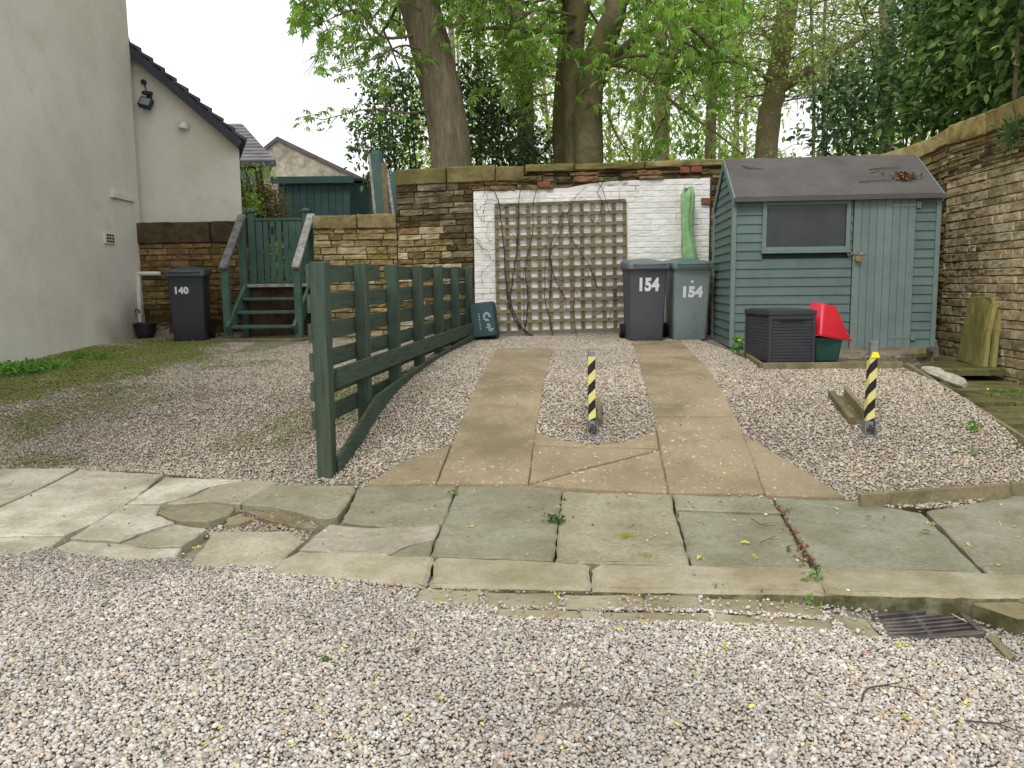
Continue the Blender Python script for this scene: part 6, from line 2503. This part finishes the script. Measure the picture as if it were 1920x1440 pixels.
# grass and moss between the stones of the left lot
X, Y, mo, left = DRV_GRAVEL
gx, gy = jgrid(-8.2, -1.3, 5.7, 12.0, .028)
k = frust(gx, gy, .4) & (gy + .153 * gx > 5.35) & (gy < 11.9) & (gx > -.03 * (12.5 - gy) + HC.x + .03)
kk = np.ones(len(gx[k]), bool)
for pl in PAVE_XY:
    kk &= ~inpoly(np.stack([gx[k], gy[k]], 1), pl)
gx, gy = gx[k][kk], gy[k][kk]
m2 = np.clip((-2.6 - gx) / 2.2, 0, 1) * .62 + .8 * vnoise(gx, gy, .9, 6) + .4 * vnoise(gx, gy, 3.4, 7) - .13
k = RNG.random(len(gx)) < np.clip(m2 * 1.6 - .15, 0, .97)
gx, gy = gx[k], gy[k]
gx, gy = np.repeat(gx, 3), np.repeat(gy, 3)
n = len(gx)
gx += RNG.normal(0, .012, n)
gy += RNG.normal(0, .012, n)
P = np.stack([gx, gy, drive_z(gx, gy) - .002], 1)
A = np.stack([RNG.normal(0, 1, n), RNG.normal(0, 1, n), RNG.uniform(.1, .7, n)], 1)
o = leafset('grass', MT['leaf'], P, A, RNG.normal(0, .5, (n, 3)) + np.array([0, 0, 1]), RNG.uniform(.012, .032, n), SIMPLE_T * np.array([1.1, 1, 1]), SIMPLE_F,
            [(150, 166, 78), (132, 156, 70), (164, 168, 92), (124, 152, 72), (158, 154, 90)])
tag(o, 'short grass and moss growing through the gravel of the left lot', 'grass', kind='stuff')


# fallen leaves, blossom, twigs
def flat_leaves(name, label, pts, size, pal, cat, curl=.2, m='litter'):
    P = np.array(pts)
    n = len(P)
    A = np.stack([RNG.normal(0, 1, n), RNG.normal(0, 1, n), RNG.normal(0, curl, n)], 1)
    Nn = RNG.normal(0, .25, (n, 3)) + np.array([0, 0, 1])
    P[:, 2] += size * .25
    o = leafset(name, MT[m], P, A, Nn, size * RNG.uniform(.6, 1.4, n), OVAL_T * np.array([1.3, 1, 1.5]), OVAL_F, pal)
    return tag(o, label, cat, kind='stuff')


BR = [(132, 92, 66), (112, 82, 62), (154, 116, 82), (98, 76, 60), (164, 98, 64), (146, 122, 90)]
pts = []
rd = random.Random(77)
for (x, y, sx, sy, n, f) in ((1690, 696, 25, 6, 60, ond), (1720, 712, 14, 8, 20, ond), (1590, 665, 60, 12, 90, ond), (1640, 672, 70, 10, 80, ond), (1490, 1010, 30, 45, 70, None), (1745, 955, 40, 8, 24, onp), (1470, 960, 12, 12, 26, onp), (1505, 1035, 12, 20, 24, onp),
                             (1640, 800, 20, 12, 14, ond), (900, 640, 30, 5, 40, ond), (990, 636, 60, 4, 60, ond), (1230, 642, 40, 5, 20, ond), (330, 640, 80, 8, 90, ond), (640, 640, 40, 8, 60, ond), (1910, 838, 10, 8, 8, ond), (1720, 855, 30, 30, 8, ond), (740, 1112, 25, 10, 40, ons), (1090, 740, 60, 50, 14, ond), (1290, 740, 80, 60, 14, ond),
                             (1760, 1150, 60, 10, 20, ons), (870, 1150, 300, 30, 26, ons), (500, 1150, 300, 60, 26, ons), (1200, 1250, 500, 90, 40, ons), (540, 980, 60, 10, 30, onp)):
    for k in range(n):
        if f is None:
            t = rd.random()
            q = onp(1452 + 78 * t + rd.gauss(0, 5), 945 + 118 * t + rd.gauss(0, 3))
        else:
            q = f(rd.gauss(x, sx * .6), rd.gauss(y, sy * .6))
        pts.append(tuple(q))
flat_leaves('leaves', 'small brown dead leaves gathered in joints, corners and along boards', pts, .022, BR, 'leaf litter')
pts = []
for k in range(150):
    x, y = rd.uniform(200, 1900), rd.uniform(700, 1420)
    f = ond if y < 905 else (onp if y < 1050 else ons)
    q = f(x, y)
    for _ in range(rd.randint(1, 3)):
        pts.append((q.x + rd.gauss(0, .006), q.y + rd.gauss(0, .006), q.z + .008))
for (x, y) in ((1185, 930), (1352, 942), (1413, 1047), (1870, 1062), (1310, 1050), (1900, 990), (1745, 985), (1385, 770), (1320, 752), (1690, 1215), (1355, 1215), (370, 1030), (625, 1095), (850, 928), (1395, 1020)):
    f = ond if y < 905 else (onp if y < 1090 else ons)
    q = f(x, y)
    for _ in range(9):
        pts.append((q.x + rd.gauss(0, .010), q.y + rd.gauss(0, .010), q.z + .008))
flat_leaves('blossom', 'fallen yellow green tree blossom dotted over the paving and gravel', pts, .016, [(206, 206, 70), (190, 196, 66), (216, 208, 104)], 'blossom', .4)
pts = []
for (x, y) in ((1720, 1000), (1735, 1003), (1655, 978), (1632, 975), (1492, 1032), (1485, 1028), (1275, 800), (1795, 845), (700, 1232), (615, 1240), (305, 1422), (285, 1418), (930, 1180), (190, 1140)):
    f = ond if y < 905 else (onp if y < 1090 else ons)
    for _ in range(1):
        q = f(x + rd.gauss(0, 4), y + rd.gauss(0, 2))
        pts.append((q.x, q.y, q.z + .006))
flat_leaves('leaves', 'a few fresh green leaves fallen on the flags and gravel', pts, .04, [(86, 128, 56), (74, 112, 48)], 'leaf litter', .2, 'leaf')

TW = [('pale twig lying across the drain grate', [(1760, 1143), (1800, 1168), (1862, 1196)], .006, (200, 184, 150)), ('curved dark twig on the courtyard gravel below the grate', [(1615, 1325), (1625, 1302), (1665, 1296), (1725, 1306)], .007, (90, 72, 56)),
      ('forked twig near the middle of the courtyard gravel', [(1040, 1348), (1060, 1330), (1100, 1335)], .006, (110, 90, 70)), ('thin stick on gravel in front of the setts', [(740, 1232), (780, 1225), (812, 1222)], .005, (120, 98, 76)),
      ('small twig on the greenish flagstone beside the wide joint', [(1425, 1025), (1440, 1018), (1462, 1018)], .006, (96, 88, 70)), ('bent twig on the flagstone above the small straight twig', [(1408, 978), (1428, 990), (1455, 992)], .004, (74, 70, 60)),
      ('long straight twig on the right gravel bed', [(1460, 700), (1475, 718), (1484, 726)], .004, (80, 66, 52)), ('short dark stick at the bottom right of the gravel', [(1810, 1362), (1870, 1368), (1915, 1384)], .006, (86, 68, 54))]
for lab, pp, r, c in TW:
    q = []
    for (x, y) in pp:
        f = ond if y < 905 else (onp if y < 1090 else ons)
        v = f(x, y)
        v.z += .02
        q.append(v)
    t = thing('twig', lab, 'twig', tuple(q[0]))
    mb = MB()
    sp = spline(q, 5)
    mb.tube(sp, [r * .6 * (1 - .6 * i / (len(sp) - 1)) for i in range(len(sp))], n=5, col=lin(c))
    e = sp[len(sp) // 2]
    mb.tube([e, e + (sp[-1] - e) * .5 + Vector((.02, .03, .01))], [r * .5, r * .2], n=4, col=lin(c))
    mb.build('stick', MT['litter'], t)
# twigs and dead leaves on the shed roof
rt_ = Matrix.Translation(Vector((sa.x, sa.y, z0s))) @ Matrix.Rotation(rz, 4, 'Z')
roofp = lambda u_, f: rt_ @ Vector((u_, -.10 + (SD / 2 + .10) * f, SH - .10 * RH / (SD / 2) + .05 + (RH + .10 * RH / (SD / 2)) * f + .012))
pts = []
for k in range(150):
    q = roofp(fx_(1700) - .02 + rd.gauss(0, .085), .36 + rd.gauss(0, .05) + 0.0)
    pts.append((q.x, q.y, q.z + rd.uniform(0, .03)))
flat_leaves('leaves', 'heap of brown leaves resting on the right of the shed roof', pts, .04, BR + [(150, 120, 70)], 'leaf litter', .5)
mb = MB()
for (u0, f0, u1, f1) in ((fx_(1608), .28, fx_(1690), .30), (fx_(1640), .5, fx_(1660), .56), (fx_(1640), .6, fx_(1700), .62), (fx_(1400), .78, fx_(1420), .66), (fx_(1405), .72, fx_(1440), .66)):
    a, b = roofp(u0, f0), roofp(u1, f1)
    mb.tube([a, a.lerp(b, .5) + Vector((0, 0, .01)), b], [.005, .005, .002], n=4)
o = mb.build('twigs', MT['twig'])
tag(o, 'thin dead twigs lying on the shed roof felt', 'twigs', kind='stuff')
# ------------------------------------------------------------------ sky, sun, exposure
SUN_EL, SUN_AZ = 48.0, 205.0          # azimuth clockwise from +Y: high, behind the camera and to its left
w = bpy.data.worlds.new('World')
SC.world = w
w.use_nodes = True
nt = w.node_tree
N, L = nt.nodes, nt.links
bg = N['Background']
sky = N.new('ShaderNodeTexSky')
sky.sky_type = 'NISHITA'
sky.sun_disc = False
sky.sun_elevation = R(SUN_EL)
sky.sun_rotation = R(SUN_AZ)
sky.dust_density = 4.0
sky.ozone_density = 1.0
tc = N.new('ShaderNodeTexCoord')
mp = N.new('ShaderNodeMapping')
mp.inputs['Scale'].default_value = (1, 1, 2.2)
L.new(tc.outputs['Generated'], mp.inputs['Vector'])
nz = N.new('ShaderNodeTexNoise')
nz.inputs['Scale'].default_value = 2.2
nz.inputs['Detail'].default_value = 6
L.new(mp.outputs['Vector'], nz.inputs['Vector'])
cr = N.new('ShaderNodeValToRGB')
cr.color_ramp.elements[0].position = .3
cr.color_ramp.elements[0].color = (11.2, 11.6, 12.2, 1)
cr.color_ramp.elements[1].position = .7
cr.color_ramp.elements[1].color = (14.2, 14.2, 14.2, 1)
L.new(nz.outputs['Fac'], cr.inputs['Fac'])
mx = N.new('ShaderNodeMix')
mx.data_type = 'RGBA'
mx.inputs['Factor'].default_value = .9
L.new(sky.outputs['Color'], mx.inputs['A'])
L.new(cr.outputs['Color'], mx.inputs['B'])
L.new(mx.outputs['Result'], bg.inputs['Color'])
bg.inputs['Strength'].default_value = 0.10

sd = bpy.data.lights.new('sun', 'SUN')
sd.energy = 1.3
sd.angle = R(18)
sd.color = (1.0, .96, .90)
so = bpy.data.objects.new('sun', sd)
COL.objects.link(so)
az, el = R(SUN_AZ), R(SUN_EL)
dv = Vector((math.sin(az) * math.cos(el), math.cos(az) * math.cos(el), math.sin(el)))
so.rotation_euler = dv.to_track_quat('Z', 'Y').to_euler()

vs_ = SC.view_settings
SC.display_settings.display_device = 'sRGB'
vs_.view_transform = 'Standard'
vs_.look = 'None'
vs_.exposure = 0.12
vs_.gamma = 1.0
SC.render.engine = 'CYCLES'
SC.cycles.max_bounces = 6
SC.cycles.diffuse_bounces = 3
SC.cycles.glossy_bounces = 2
SC.cycles.transmission_bounces = 4
